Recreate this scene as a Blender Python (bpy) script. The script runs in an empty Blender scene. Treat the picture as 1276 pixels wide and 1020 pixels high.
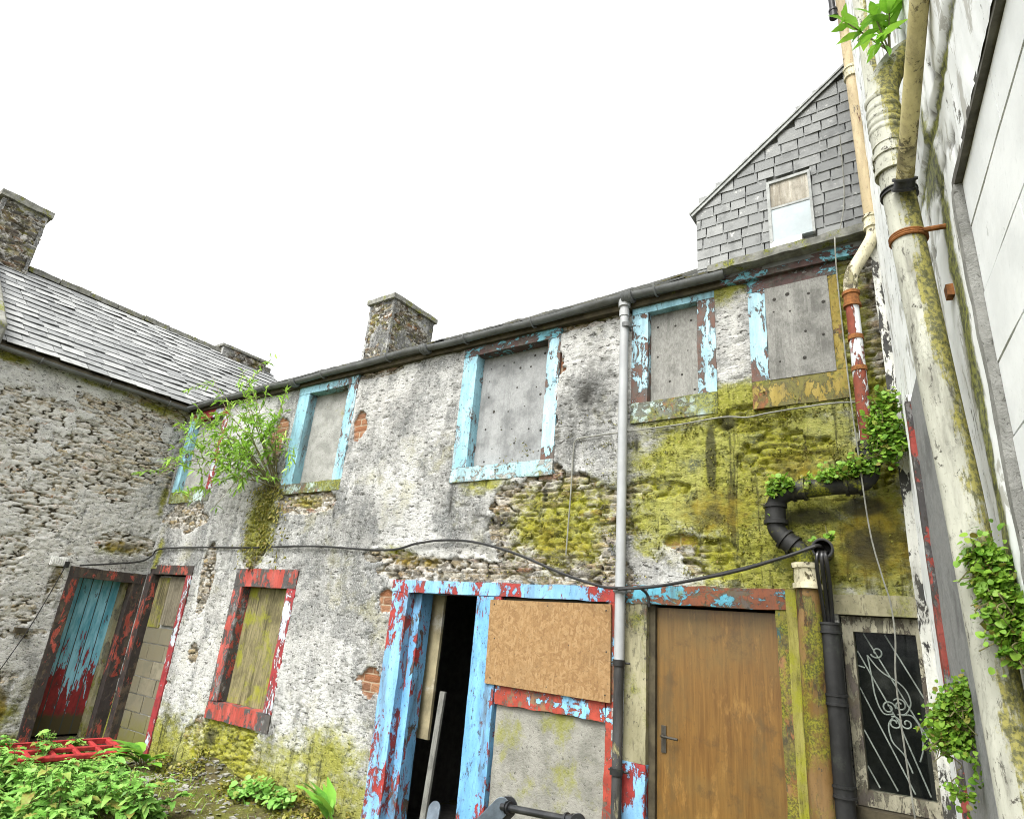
import bpy, math, random
import numpy as np
from mathutils import Vector

random.seed(7)
RNG = np.random.default_rng(7)
SC = bpy.context.scene
COL = SC.collection
R = math.radians

# ------------------------------------------------------------------ camera
cam = bpy.data.cameras.new('camera')
cam.sensor_fit = 'HORIZONTAL'
cam.sensor_width = 36.0
cam.lens = 36.0 * 773.04 / 1276.0
cam.clip_start = 0.02
cam.clip_end = 2000
camo = bpy.data.objects.new('camera', cam)
COL.objects.link(camo)
yaw, pitch, roll = -0.637408, 0.344557, 0.087254
fwd = Vector((math.sin(yaw) * math.cos(pitch), math.cos(yaw) * math.cos(pitch), math.sin(pitch)))
r0 = Vector((math.cos(yaw), -math.sin(yaw), 0))
u0 = r0.cross(fwd)
rr = math.cos(roll) * r0 + math.sin(roll) * u0
uu = -math.sin(roll) * r0 + math.cos(roll) * u0
from mathutils import Matrix
camo.matrix_world = Matrix(((rr.x, uu.x, -fwd.x, 0), (rr.y, uu.y, -fwd.y, 0), (rr.z, uu.z, -fwd.z, 1.65), (0, 0, 0, 1)))
SC.camera = camo

# ------------------------------------------------------------------ light: bright overcast
SC.view_settings.view_transform = 'Standard'
SC.view_settings.look = 'None'
SC.view_settings.gamma = 1
SC.view_settings.exposure = 1.22
SUN_EL, SUN_AZ = R(55), R(175)      # azimuth clockwise from +Y
w = bpy.data.worlds.new('World')
SC.world = w
w.use_nodes = True
nt = w.node_tree
bg = nt.nodes['Background']
sky = nt.nodes.new('ShaderNodeTexSky')
sky.sky_type = 'NISHITA'
sky.sun_disc = False
sky.sun_elevation = SUN_EL
sky.sun_rotation = SUN_AZ
sky.dust_density = 4
sky.air_density = 1.0
hs = nt.nodes.new('ShaderNodeHueSaturation')
hs.inputs['Saturation'].default_value = 0.03      # an even layer of white cloud
hs.inputs['Value'].default_value = 1.5
nt.links.new(sky.outputs[0], hs.inputs['Color'])
nt.links.new(hs.outputs[0], bg.inputs['Color'])
bg.inputs['Strength'].default_value = 0.15
sl = bpy.data.lights.new('sun', 'SUN')
sl.energy = 1.5
sl.angle = R(30)
sl.color = (1, 0.97, 0.89)
so = bpy.data.objects.new('sun', sl)
COL.objects.link(so)
sd = Vector((math.sin(SUN_AZ) * math.cos(SUN_EL), math.cos(SUN_AZ) * math.cos(SUN_EL), math.sin(SUN_EL)))
so.rotation_euler = sd.to_track_quat('Z', 'Y').to_euler()
so.location = (0, -5, 20)

# ------------------------------------------------------------------ numpy noise
def _h(ix, iy, iz, seed):
    n = (ix.astype(np.int64) * 374761393 + iy.astype(np.int64) * 668265263 + iz.astype(np.int64) * 2147483647 + seed * 1274126177) & 0x7fffffff
    n = (n ^ (n >> 13)) * 1274126177 & 0x7fffffff
    n = (n ^ (n >> 16)) * 1103515245 & 0x7fffffff
    return ((n ^ (n >> 15)) & 0xffff) / 65535.0

def vnoise(x, y, z=None, seed=0):
    x = np.asarray(x, float); y = np.asarray(y, float)
    z = np.zeros_like(x) if z is None else np.asarray(z, float)
    x0, y0, z0 = np.floor(x), np.floor(y), np.floor(z)
    fx, fy, fz = x - x0, y - y0, z - z0
    fx, fy, fz = [f * f * (3 - 2 * f) for f in (fx, fy, fz)]
    r = 0
    for dx in (0, 1):
        for dy in (0, 1):
            for dz in (0, 1):
                r = r + _h(x0 + dx, y0 + dy, z0 + dz, seed) * (fx if dx else 1 - fx) * (fy if dy else 1 - fy) * (fz if dz else 1 - fz)
    return r

def fbm(x, y, z=None, seed=0, oct=4, gain=0.5):
    r = 0; a = 1; t = 0
    for i in range(oct):
        k = 2.03 ** i
        r = r + a * vnoise(np.asarray(x) * k, np.asarray(y) * k, None if z is None else np.asarray(z) * k, seed + i * 17)
        t += a; a *= gain
    return r / t

def sstep(a, b, v):
    t = np.clip((v - a) / (b - a), 0, 1)
    return t * t * (3 - 2 * t)

def stones(u, v, cw, ch, seed):
    """courses of flat rubble: per-stone random, edge distance"""
    v = v + 0.06 * (fbm(u * 2.1, v * 3.0, seed=seed + 3, oct=2) - .5)
    u = u + 0.07 * (fbm(u * 5, v * 9, seed=seed + 5, oct=3) - .5)
    v = v + 0.030 * (fbm(u * 8, v * 14, seed=seed + 4, oct=3, gain=.6) - .5)
    X, Y = u / cw, v / ch
    ix, iy = np.floor(X), np.floor(Y)
    d1 = np.full(X.shape, 9.0); d2 = np.full(X.shape, 9.0); idr = np.zeros(X.shape); tl = np.zeros(X.shape)
    for dy in (-1, 0, 1):
        for dx in (-1, 0, 1):
            cx, cy = ix + dx, iy + dy
            px = cx + .5 + .85 * (_h(cx, cy, cx * 0, seed) - .5) + .5 * (np.mod(cy, 2))
            py = cy + .5 + .62 * (_h(cx, cy, cx * 0 + 1, seed) - .5)
            sc = .62 + .85 * _h(cx, cy, cx * 0 + 3, seed)
            d = np.maximum(np.abs(X - px) * .9, 0) ** 2 + (np.abs(Y - py) * 1.0) ** 2
            d = (.45 * np.sqrt(d) + .55 * np.maximum(np.abs(X - px) * .9, np.abs(Y - py))) * sc
            rid = _h(cx, cy, cx * 0 + 2, seed)
            n = d < d1
            d2 = np.where(n, d1, np.minimum(d2, d))
            idr = np.where(n, rid, idr)
            tl = np.where(n, (Y - py) * (_h(cx, cy, cx * 0 + 6, seed) - .35) + (X - px) * (_h(cx, cy, cx * 0 + 7, seed) - .5), tl)
            d1 = np.where(n, d, d1)
    return idr, d2 - d1, tl

# ------------------------------------------------------------------ mesh helpers
class Frame:
    def __init__(s, o, u, n):
        s.o = np.array(o, float); s.u = np.array(u, float); s.n = np.array(n, float); s.z = np.array((0, 0, 1.0))
    def p(s, u, z, out):
        u, z, out = np.broadcast_arrays(np.asarray(u, float), np.asarray(z, float), np.asarray(out, float))
        return s.o + u[..., None] * s.u + z[..., None] * s.z + out[..., None] * s.n

class MB:
    def __init__(s):
        s.v = []; s.f = []; s.m = []; s.n = 0; s.e = []
    def add(s, verts, faces, mi=0, rim=None):
        verts = np.asarray(verts, float).reshape(-1, 3)
        s.v.append(verts); s.e.append(np.ones(len(verts)) if rim is None else np.asarray(rim, float).ravel())
        s.f += [tuple(int(i) + s.n for i in f) for f in faces]
        s.m += [mi] * len(faces)
        s.n += len(verts)
        return s
    def box(s, x0, x1, y0, y1, z0, z1, mi=0):
        c = [(x, y, z) for z in (z0, z1) for y in (y0, y1) for x in (x0, x1)]
        return s.add(c, [(0, 2, 3, 1), (4, 5, 7, 6), (0, 1, 5, 4), (2, 6, 7, 3), (0, 4, 6, 2), (1, 3, 7, 5)], mi)
    def hexa(s, c, mi=0):
        """8 corners: bottom 4 CCW then top 4 CCW"""
        return s.add(c, [(3, 2, 1, 0), (4, 5, 6, 7), (0, 1, 5, 4), (1, 2, 6, 5), (2, 3, 7, 6), (3, 0, 4, 7)], mi)
    def slab(s, F, c, o0, o1, res=.05, amp=.003, mi=0, seed=1, edge=0.0):
        """board / band on wall frame F: corners (u,z) bottom-left CCW, from out=o0 (deep) to o1 (face); uneven surface"""
        c = np.array(c, float)
        w_ = np.linalg.norm(c[1] - c[0]); h_ = np.linalg.norm(c[3] - c[0])
        nu = max(1, int(math.ceil(w_ / res))); nz = max(1, int(math.ceil(h_ / res))); no = max(1, int(math.ceil(abs(o1 - o0) / res)))
        def P(a, b, t):
            a, b, t = np.broadcast_arrays(a, b, t)
            uz = (1 - a)[..., None] * (1 - b)[..., None] * c[0] + a[..., None] * (1 - b)[..., None] * c[1] + a[..., None] * b[..., None] * c[2] + (1 - a)[..., None] * b[..., None] * c[3]
            out = o0 + (o1 - o0) * t
            u, z = uz[..., 0], uz[..., 1]
            if amp or edge:
                q = (u * 9.1 + seed, z * 9.1, out * 9.1)
                du = (fbm(*q, seed=seed, oct=3) - .5) * 2; dz = (fbm(*q, seed=seed + 50, oct=3) - .5) * 2; do = (fbm(*q, seed=seed + 90, oct=3) - .5) * 2
                k = max(amp, edge)
                u = u + du * k; z = z + dz * k; out = out + do * amp * np.clip(t * 2, 0, 1)
            return F.p(u, z, out)
        a = np.linspace(0, 1, nu + 1); b = np.linspace(0, 1, nz + 1); t = np.linspace(0, 1, no + 1)
        def grid(A, B, fn, flip):
            n, m = len(A), len(B)
            fa = np.minimum(A, 1 - A)[:, None] * (w_ if A is a else h_ if A is b else 9); fb = np.minimum(B, 1 - B)[None, :] * (h_ if B is b else 9)
            rim_ = np.clip(np.minimum(fa + 0 * fb, fb + 0 * fa) / .06, 0, 1) if (A is a and B is b) else np.full((n, m), .35)
            g = fn(A[:, None], B[None, :]).reshape(-1, 3)
            fs = []
            for i in range(n - 1):
                for j in range(m - 1):
                    q = (i * m + j, (i + 1) * m + j, (i + 1) * m + j + 1, i * m + j + 1)
                    fs.append(q[::-1] if flip else q)
            s.add(g, fs, mi, rim_)
        one = np.ones((1, 1)); zero = np.zeros((1, 1))
        grid(a, b, lambda A, B: P(A, B, one), False)
        grid(a, b, lambda A, B: P(A, B, zero), True)
        grid(a, t, lambda A, B: P(A, zero, B), False)
        grid(a, t, lambda A, B: P(A, one, B), True)
        grid(b, t, lambda A, B: P(zero, A, B), True)
        grid(b, t, lambda A, B: P(one, A, B), False)
        return s
    def tube(s, path, r, seg=12, mi=0, cap=True, ry=None):
        p = np.array(path, float); n = len(p)
        r = np.broadcast_to(np.asarray(r, float), (n,))
        tg = np.zeros_like(p)
        tg[1:-1] = p[2:] - p[:-2]; tg[0] = p[1] - p[0]; tg[-1] = p[-1] - p[-2]
        tg /= np.linalg.norm(tg, axis=1)[:, None] + 1e-12
        a = np.array((0, 0, 1.0)) if abs(tg[0][2]) < .9 else np.array((1.0, 0, 0))
        nn = np.cross(tg[0], a); nn /= np.linalg.norm(nn)
        vs = []
        for i in range(n):
            nn = nn - tg[i] * (nn @ tg[i]); nn /= np.linalg.norm(nn) + 1e-12
            bb = np.cross(tg[i], nn)
            for k in range(seg):
                an = 2 * math.pi * k / seg
                vs.append(p[i] + r[i] * (math.cos(an) * nn + math.sin(an) * bb))
        fs = []
        for i in range(n - 1):
            for k in range(seg):
                k2 = (k + 1) % seg
                fs.append((i * seg + k, i * seg + k2, (i + 1) * seg + k2, (i + 1) * seg + k))
        if cap:
            fs.append(tuple(range(seg - 1, -1, -1))); fs.append(tuple(range((n - 1) * seg, n * seg)))
        return s.add(vs, fs, mi)
    def build(s, name, mats, parent=None, smooth=True, angle=35, bevel=0, weld=True):
        me = bpy.data.meshes.new(name)
        o = bpy.data.objects.new(name, me)
        COL.objects.link(o)
        v = np.concatenate(s.v)
        if parent is not None:
            o.parent = parent
            v = v - np.array(world_loc(parent))
        me.from_pydata(v.tolist(), [], s.f)
        if not isinstance(mats, (list, tuple)): mats = [mats]
        for m in mats: me.materials.append(m)
        ea = me.attributes.new('rim', 'FLOAT', 'POINT'); ea.data.foreach_set('value', np.concatenate(s.e).astype(np.float32))
        if len(mats) > 1: me.polygons.foreach_set('material_index', s.m)
        if weld and len(v) < 60000:
            import bmesh
            bm = bmesh.new(); bm.from_mesh(me)
            bmesh.ops.remove_doubles(bm, verts=bm.verts, dist=1e-5)
            bmesh.ops.recalc_face_normals(bm, faces=bm.faces)
            bm.to_mesh(me); bm.free()
        if smooth:
            me.polygons.foreach_set('use_smooth', [True] * len(me.polygons))
            me.set_sharp_from_angle(angle=R(angle))
        if bevel:
            b = o.modifiers.new('bevel', 'BEVEL'); b.width = bevel; b.segments = 2; b.limit_method = 'ANGLE'
        me.update()
        return o

def world_loc(o):
    l = Vector(o.location)
    while o.parent is not None:
        o = o.parent; l = l + Vector(o.location)
    return l

def thing(name, loc, label, cat, group=None):
    o = bpy.data.objects.new(name, None)
    o.empty_display_size = .2
    o.location = loc
    COL.objects.link(o)
    o['label'] = label; o['category'] = cat
    if group: o['group'] = group
    return o

def tag(o, label, cat, group=None, kind=None):
    o['label'] = label; o['category'] = cat
    if group: o['group'] = group
    if kind: o['kind'] = kind
    return o

def spline(pts, n=6):
    p = np.array(pts, float)
    q = np.vstack([2 * p[0] - p[1], p, 2 * p[-1] - p[-2]])
    out = []
    for i in range(1, len(q) - 2):
        for t in np.linspace(0, 1, n, endpoint=False):
            a, b, c, d = q[i - 1], q[i], q[i + 1], q[i + 2]
            out.append(.5 * (2 * b + (c - a) * t + (2 * a - 5 * b + 4 * c - d) * t * t + (3 * b - a - 3 * c + d) * t ** 3))
    out.append(p[-1])
    return np.array(out)

# ------------------------------------------------------------------ material helpers
class NG:
    def __init__(s, name, rough=.85, spec=.25):
        s.m = bpy.data.materials.new(name); s.m.use_nodes = True
        s.nt = s.m.node_tree; s.N = s.nt.nodes; s.L = s.nt.links
        s.b = s.N['Principled BSDF']
        s.b.inputs['Roughness'].default_value = rough
        s.b.inputs['Specular IOR Level'].default_value = spec
        g = s.N.new('ShaderNodeNewGeometry'); s.pos = g.outputs['Position']; s.rnd = g.outputs['Random Per Island']; s.nor = g.outputs['Normal']
        s.h = None
    def put(s, sock, v):
        if hasattr(v, 'node'): s.L.new(v, sock)
        elif isinstance(v, (tuple, list)) and len(v) == 3 and sock.type == 'RGBA': sock.default_value = (*v, 1)
        else: sock.default_value = v
    def map(s, vec=None, scale=(1, 1, 1), loc=(0, 0, 0), rot=(0, 0, 0)):
        n = s.N.new('ShaderNodeMapping'); s.put(n.inputs['Vector'], vec or s.pos)
        n.inputs['Scale'].default_value = scale; n.inputs['Location'].default_value = loc; n.inputs['Rotation'].default_value = rot
        return n.outputs[0]
    def noise(s, scale, detail=4, rough=.55, vec=None, dist=0, sc=None, loc=(0, 0, 0), color=False):
        n = s.N.new('ShaderNodeTexNoise')
        if sc is not None or loc != (0, 0, 0): vec = s.map(vec, sc or (1, 1, 1), loc)
        s.put(n.inputs['Vector'], vec or s.pos)
        n.inputs['Scale'].default_value = scale; n.inputs['Detail'].default_value = detail
        n.inputs['Roughness'].default_value = rough; n.inputs['Distortion'].default_value = dist
        return n.outputs['Color' if color else 'Fac']
    def voro(s, scale, feature='F1', vec=None, sc=None, out='Distance', rnd=1):
        n = s.N.new('ShaderNodeTexVoronoi'); n.feature = feature
        if sc is not None: vec = s.map(vec, sc)
        s.put(n.inputs['Vector'], vec or s.pos)
        n.inputs['Scale'].default_value = scale; n.inputs['Randomness'].default_value = rnd
        return n.outputs[out]
    def step(s, v, a, b, o0=0.0, o1=1.0):
        n = s.N.new('ShaderNodeMapRange'); n.interpolation_type = 'SMOOTHSTEP'
        s.put(n.inputs[0], v); n.inputs[1].default_value = a; n.inputs[2].default_value = b
        n.inputs[3].default_value = o0; n.inputs[4].default_value = o1
        return n.outputs[0]
    def mth(s, op, a, b=0.0, c=0.0):
        n = s.N.new('ShaderNodeMath'); n.operation = op
        s.put(n.inputs[0], a); s.put(n.inputs[1], b); s.put(n.inputs[2], c)
        return n.outputs[0]
    def mix(s, f, a, b, blend='MIX'):
        n = s.N.new('ShaderNodeMix'); n.data_type = 'RGBA'; n.blend_type = blend
        s.put(n.inputs[0], f); s.put(n.inputs[6], a); s.put(n.inputs[7], b)
        return n.outputs[2]
    def ramp(s, f, stops):
        n = s.N.new('ShaderNodeValToRGB'); s.put(n.inputs[0], f)
        e = n.color_ramp.elements
        while len(e) < len(stops): e.new(.5)
        for i, (p, c) in enumerate(stops):
            e[i].position = p; e[i].color = (*c, 1)
        return n.outputs[0]
    def attr(s, name):
        n = s.N.new('ShaderNodeAttribute'); n.attribute_name = name
        sp = s.N.new('ShaderNodeSeparateColor'); s.L.new(n.outputs['Color'], sp.inputs[0])
        return sp.outputs[0], sp.outputs[1], sp.outputs[2], n.outputs['Alpha']
    def sep(s, v=None):
        n = s.N.new('ShaderNodeSeparateXYZ'); s.put(n.inputs[0], v or s.pos); return n.outputs
    def bump(s, h, strength=.5, dist=.01):
        n = s.N.new('ShaderNodeBump'); n.inputs['Strength'].default_value = strength; n.inputs['Distance'].default_value = dist
        s.put(n.inputs['Height'], h)
        if s.h is not None: s.L.new(s.h, n.inputs['Normal'])
        s.h = n.outputs[0]; return s
    def done(s, col, rough=None, metal=None):
        s.put(s.b.inputs['Base Color'], col)
        if rough is not None: s.put(s.b.inputs['Roughness'], rough)
        if metal is not None: s.put(s.b.inputs['Metallic'], metal)
        if s.h is not None: s.L.new(s.h, s.b.inputs['Normal'])
        return s.m

GREEN = (.20, .205, .012)     # algae
MOSS = (.045, .055, .008)
OCHRE = (.21, .15, .018)

def m_wall(name, base, base2, pal=None, stroke=1.0):
    g = NG(name, .95, .1)
    ex, rnd, edge, brick = g.attr('A')
    alg, soot, lime, och = g.attr('B')
    bx = g.noise(21, 6, .75, loc=(6, 6, 2))
    ex = g.step(g.mth('ADD', ex, g.mth('MULTIPLY', g.mth('SUBTRACT', bx, .5), 1.1)), .42, .58)
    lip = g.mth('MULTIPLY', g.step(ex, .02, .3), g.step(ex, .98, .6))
    big = g.noise(1.3, 5, .6); med = g.noise(7, 5, .65); fine = g.noise(55, 5, .7); grit = g.noise(130, 4, .75)
    strokes = g.noise(30, 5, .68, sc=(.6, .6, 1.7), dist=.8)
    blot = g.noise(3.2, 6, .7, loc=(8, 2, 1))
    vs = g.noise(5, 7, .72, sc=(1.8, 1.8, .16)); vw = g.noise(4, 7, .72, sc=(1.6, 1.6, .2), loc=(3, 8, 1))
    pl = g.mix(g.step(med, .35, .68), base, base2)
    pl = g.mix(g.mth('MULTIPLY', g.step(blot, .45, .60), .78), pl, (.13, .135, .135))
    pl = g.mix(g.mth('MULTIPLY', g.step(vw, .50, .66), .4), pl, (.44, .44, .425))
    pl = g.mix(g.mth('MULTIPLY', g.step(vs, .50, .66), .35), pl, (.11, .11, .105))
    lw = g.noise(1.6, 8, .72, sc=(1, 1, .45), loc=(11, 3, 5), dist=.4)
    pl = g.mix(g.mth('MULTIPLY', g.step(lw, .49, .56), .6), pl, (.50, .50, .48))
    pl = g.mix(g.mth('MULTIPLY', g.step(lw, .44, .36), .6), pl, (.085, .088, .085))
    pl = g.mix(g.mth('MULTIPLY', g.step(g.noise(1.9, 7, .7, loc=(5, 9, 9)), .54, .66), .4), pl, (.24, .225, .10))
    pl = g.mix(g.mth('MULTIPLY', g.step(fine, .5, .66), .6), pl, (.50, .50, .485))
    pl = g.mix(g.mth('MULTIPLY', lime, g.step(g.noise(9, 6, .7, loc=(4, 4, 4)), .35, .55)), pl, (.49, .48, .45))
    pl = g.mix(g.mth('MULTIPLY', soot, g.step(g.noise(16, 5, .7), .3, .62)), pl, (.05, .05, .048))
    pl = g.mix(g.mth('MULTIPLY', g.step(grit, .56, .70), .75), pl, (.07, .068, .06))
    pits = g.mth('MAXIMUM', g.step(strokes, .435, .385), g.step(g.noise(75, 5, .72, sc=(.55, .55, 1.6), dist=.6, loc=(2, 5, 3)), .405, .36))
    pl = g.mix(g.mth('MULTIPLY', pits, .9), pl, (.035, .033, .028))
    st = g.ramp(rnd, pal or [(0, (.11, .10, .075)), (.16, (.30, .28, .23)), (.34, (.20, .14, .07)), (.48, (.38, .36, .32)), (.62, (.15, .135, .115)), (.76, (.32, .25, .14)), (.9, (.45, .43, .40)), (1, (.22, .11, .06))])
    st = g.mix(g.mth('MULTIPLY', g.step(g.noise(24, 6, .72, sc=(1, 1, 2.6)), .44, .62), .8), st, (.05, .047, .04))
    st = g.mix(g.mth('MULTIPLY', g.step(g.noise(11, 6, .7, loc=(3, 1, 2)), .50, .60), .65), st, (.47, .46, .43))
    st = g.mix(g.mth('MULTIPLY', g.mth('MULTIPLY', lime, .9), g.step(g.noise(13, 6, .7, loc=(7, 1, 2)), .42, .54)), st, (.47, .465, .44))
    mort = g.mix(g.step(g.noise(6, 5, .65, loc=(5, 5, 5)), .46, .58), (.035, .03, .02), (.22, .19, .13))
    st = g.mix(g.step(edge, .15, .05), st, mort)
    bk = g.ramp(rnd, [(0, (.19, .08, .04)), (.5, (.24, .125, .07)), (1, (.15, .075, .045))])
    bk = g.mix(g.step(edge, .12, .06), bk, (.30, .25, .18))
    st = g.mix(brick, st, bk)
    st = g.mix(g.mth('MULTIPLY', g.step(grit, .57, .70), .7), st, (.04, .036, .03))
    c = g.mix(ex, pl, st)
    c = g.mix(g.mth('MULTIPLY', lip, .8), c, (.03, .026, .018))  # crack shadow and dirt painted as a dark line along broken render edges
    an = g.noise(6, 9, .78, loc=(1, 9, 4), sc=(.8, .8, 1.3))
    aa = g.step(g.mth('ADD', alg, g.mth('MULTIPLY', g.mth('SUBTRACT', an, .5), 1.7)), .25, .75)
    ac = g.mix(g.step(med, .28, .52), MOSS, GREEN)
    ac = g.mix(g.step(fine, .48, .64), ac, (.27, .255, .03))
    ac = g.mix(g.mth('MULTIPLY', pits, .7), ac, (.02, .02, .008))
    c = g.mix(g.mth('MULTIPLY', aa, .85), c, ac)
    dm = g.noise(5, 7, .7, sc=(2.2, 2.2, .16), loc=(1, 4, 9))
    c = g.mix(g.mth('MULTIPLY', g.mth('MULTIPLY', aa, .85), g.step(dm, .535, .64)), c, (.03, .03, .014))
    oo = g.step(g.mth('ADD', och, g.mth('MULTIPLY', g.mth('SUBTRACT', an, .5), 1.2)), .3, .75)
    c = g.mix(g.mth('MULTIPLY', oo, .75), c, g.mix(g.step(med, .4, .6), (.06, .045, .012), OCHRE))
    c = g.mix(g.mth('MULTIPLY', g.step(g.mth('SUBTRACT', soot, .6), 0, .3), .8), c, (.025, .024, .02))
    g.bump(strokes, .6, .018).bump(fine, .55, .008).bump(grit, .7, .005)
    return g.done(c)

def m_peel(name, top, mid, base, base2=None, ct=.5, cm=.5, sc=9, st=.4, alg=.15, sat=(1, 1, 1), grime=.5, seed=0):
    """layers of old paint flaking off: coverage ct of the top coat, cm of the coat below"""
    g = NG(name, .72, .3)
    base2 = base2 or tuple(x * .45 for x in base)
    o = (seed * 3.7, seed * 1.3, seed * 2.1)
    def nn_(a, ox): return g.mth('ADD', g.mth('MULTIPLY', g.noise(a * .45, 4, .6, sc=(1, 1, .6), loc=(o[0] + ox, o[1], o[2]), dist=.3), .42), g.mth('MULTIPLY', g.noise(a * 1.9, 10, .74, sc=(1, 1, st), loc=(o[0] + ox, o[1] + 3, o[2]), dist=.5), .58))
    ra = g.N.new('ShaderNodeAttribute'); ra.attribute_name = 'rim'
    rim = g.mth('MULTIPLY', g.mth('SUBTRACT', ra.outputs['Fac'], 1.0), .05)
    n1 = g.mth('ADD', g.mth('ADD', nn_(sc, 0), rim), .020); n2 = nn_(sc * 1.4, 7)
    fine = g.noise(70, 5, .7); med = g.noise(11, 5, .65, loc=(o[2], 4, o[0]))
    k = .5 + (.5 - ct) * .30; k2 = .5 + (.5 - cm) * .30
    mt = g.step(n1, k, k + .012); mm = g.step(n2, k2, k2 + .012)
    c0 = g.mix(g.step(med, .4, .62), base, base2)
    c1 = g.mix(mm, c0, g.mix(g.step(med, .3, .7), mid, tuple(x * .62 for x in mid)))
    tv = g.mix(g.step(g.noise(5, 5, .6, sc=(2, 2, .5), loc=o), .35, .7), top, tuple(min(1, x * 1.35 + .03) for x in top))
    tv = g.mix(g.mth('MULTIPLY', g.step(fine, .56, .7), .45), tv, tuple(x * .35 for x in top))
    c = g.mix(mt, c1, tv)
    crack = g.step(g.noise(34, 6, .78, sc=(1, 1, .35), loc=o), .44, .37)
    c = g.mix(g.mth('MULTIPLY', crack, grime), c, (.035, .03, .022))
    chip = g.step(g.noise(17, 6, .72, loc=(o[1], o[2], 6)), .635, .655)
    c = g.mix(g.mth('MULTIPLY', chip, .9), c, (.045, .038, .03))
    edge_ = g.mth('MULTIPLY', g.step(n1, k - .022, k - .004), g.step(n1, k + .006, k - .004))
    c = g.mix(g.mth('MULTIPLY', edge_, .7), c, (.03, .025, .02))
    wash = g.noise(4, 7, .7, sc=(2.2, 2.2, .35), loc=(o[0], 3, o[1]))
    c = g.mix(g.mth('MULTIPLY', g.step(wash, .48, .70), grime * .9), c, (.06, .055, .042))
    a = g.step(g.noise(3.3, 6, .7, loc=(2, o[0], 8)), .72 - alg, .86 - alg)
    c = g.mix(g.mth('MULTIPLY', a, .8), c, g.mix(g.step(fine, .4, .6), MOSS, GREEN))
    g.bump(g.mth('ADD', g.mth('MULTIPLY', mt, 1.0), g.mth('MULTIPLY', mm, .7)), .55, .006).bump(fine, .35, .003).bump(crack, -.4, .004)
    return g.done(c)

def m_board(name, c0, c1, alg=.1, sc=(7, 7, .5), rough=.85, streak=.7, grain=7):
    g = NG(name, rough, .2)
    gr = g.noise(grain, 8, .68, sc=sc, dist=1.2); fine = g.noise(60, 4, .7, sc=(3, 3, .4)); med = g.noise(4, 5, .6)
    c = g.mix(g.step(gr, .3, .7), c0, c1)
    c = g.mix(g.mth('MULTIPLY', g.step(fine, .55, .72), .5), c, tuple(x * .3 for x in c0))
    c = g.mix(g.mth('MULTIPLY', g.step(med, .48, .68), .6), c, tuple(x * .45 for x in c0))
    wr = g.noise(5, 7, .72, sc=(2.4, 2.4, .16), loc=(2, 2, 6))
    c = g.mix(g.mth('MULTIPLY', g.step(wr, .53, .63), streak), c, tuple(x * .35 for x in c0))
    c = g.mix(g.mth('MULTIPLY', g.step(wr, .44, .36), streak * .7), c, tuple(min(1, x * 1.35) for x in c1))
    a = g.step(g.noise(4, 6, .72, loc=(1, 4, 8)), .74 - alg, .9 - alg)
    c = g.mix(g.mth('MULTIPLY', a, .75), c, GREEN)
    gt = g.noise(110, 4, .75)
    c = g.mix(g.mth('MULTIPLY', g.step(gt, .55, .7), .6), c, tuple(x * .25 for x in c0))
    g.bump(gr, .35, .008).bump(fine, .5, .004).bump(gt, .4, .003)
    return g.done(c)

def m_plain(name, c, rough=.6, metal=0, var=.35, scale=14, dirt=(.04, .035, .025), damt=.4, alg=0.0, spec=.3):
    g = NG(name, rough, spec)
    n = g.noise(scale, 6, .68); f = g.noise(90, 3, .7)
    cc = g.mix(g.step(n, .3, .7), tuple(x * (1 - var) for x in c), tuple(min(1, x * (1 + var * .5)) for x in c))
    cc = g.mix(g.mth('MULTIPLY', g.step(g.noise(scale * .6, 7, .75, loc=(4, 2, 6)), .52, .72), damt), cc, dirt)
    if alg:
        a = g.step(g.noise(6, 6, .72, loc=(9, 1, 8)), .72 - alg, .82 - alg)
        cc = g.mix(g.mth('MULTIPLY', a, .85), cc, g.mix(g.step(f, .4, .6), MOSS, GREEN))
    g.bump(n, .2, .005).bump(f, .25, .002)
    return g.done(cc, metal=metal)

def m_slate(name, c0, c1, moss=.1):
    g = NG(name, .75, .25)
    n = g.noise(9, 6, .7); f = g.noise(60, 4, .7)
    c = g.mix(g.rnd, c0, c1)
    c = g.mix(g.mth('MULTIPLY', g.step(n, .45, .7), .5), c, tuple(x * .45 for x in c0))
    c = g.mix(g.mth('MULTIPLY', g.step(g.noise(15, 6, .75, loc=(4, 4, 1)), .6, .68), .6), c, (.5, .5, .47))
    c = g.mix(g.mth('MULTIPLY', g.step(g.noise(4, 6, .75, loc=(1, 2, 1)), .74 - moss, .82 - moss), .8), c, (.17, .15, .04))
    g.bump(n, .3, .006).bump(f, .3, .002)
    return g.done(c)

def m_leaf(name, c0, c1, tr=.35):
    g = NG(name, .5, .35)
    dk = tuple(x * .38 for x in c0); yl = (c1[0] * 1.12, c1[1] * 1.02, c1[2] * .9)
    c = g.ramp(g.rnd, [(0, dk), (.22, c0), (.6, c1), (.86, yl), (.93, (.26, .20, .05)), (1, (.17, .10, .03))] if name not in ('bush_leaf', 'sapling_leaf') else [(0, tuple(x * .6 for x in c0)), (.3, c0), (.8, c1), (1, yl)])
    c = g.mix(g.step(g.noise(30, 3, .6), .3, .7), c, g.mix(.5, c, (c1[0] * 1.2, c1[1] * 1.15, c1[2])))
    g.bump(g.noise(70, 3, .6), .25, .002)
    m = g.done(c)
    t = g.N.new('ShaderNodeBsdfTranslucent'); g.L.new(c, t.inputs['Color'])
    mx = g.N.new('ShaderNodeMixShader'); mx.inputs[0].default_value = tr
    out = g.N['Material Output']
    g.L.new(g.b.outputs[0], mx.inputs[1]); g.L.new(t.outputs[0], mx.inputs[2]); g.L.new(mx.outputs[0], out.inputs['Surface'])
    return m

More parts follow.
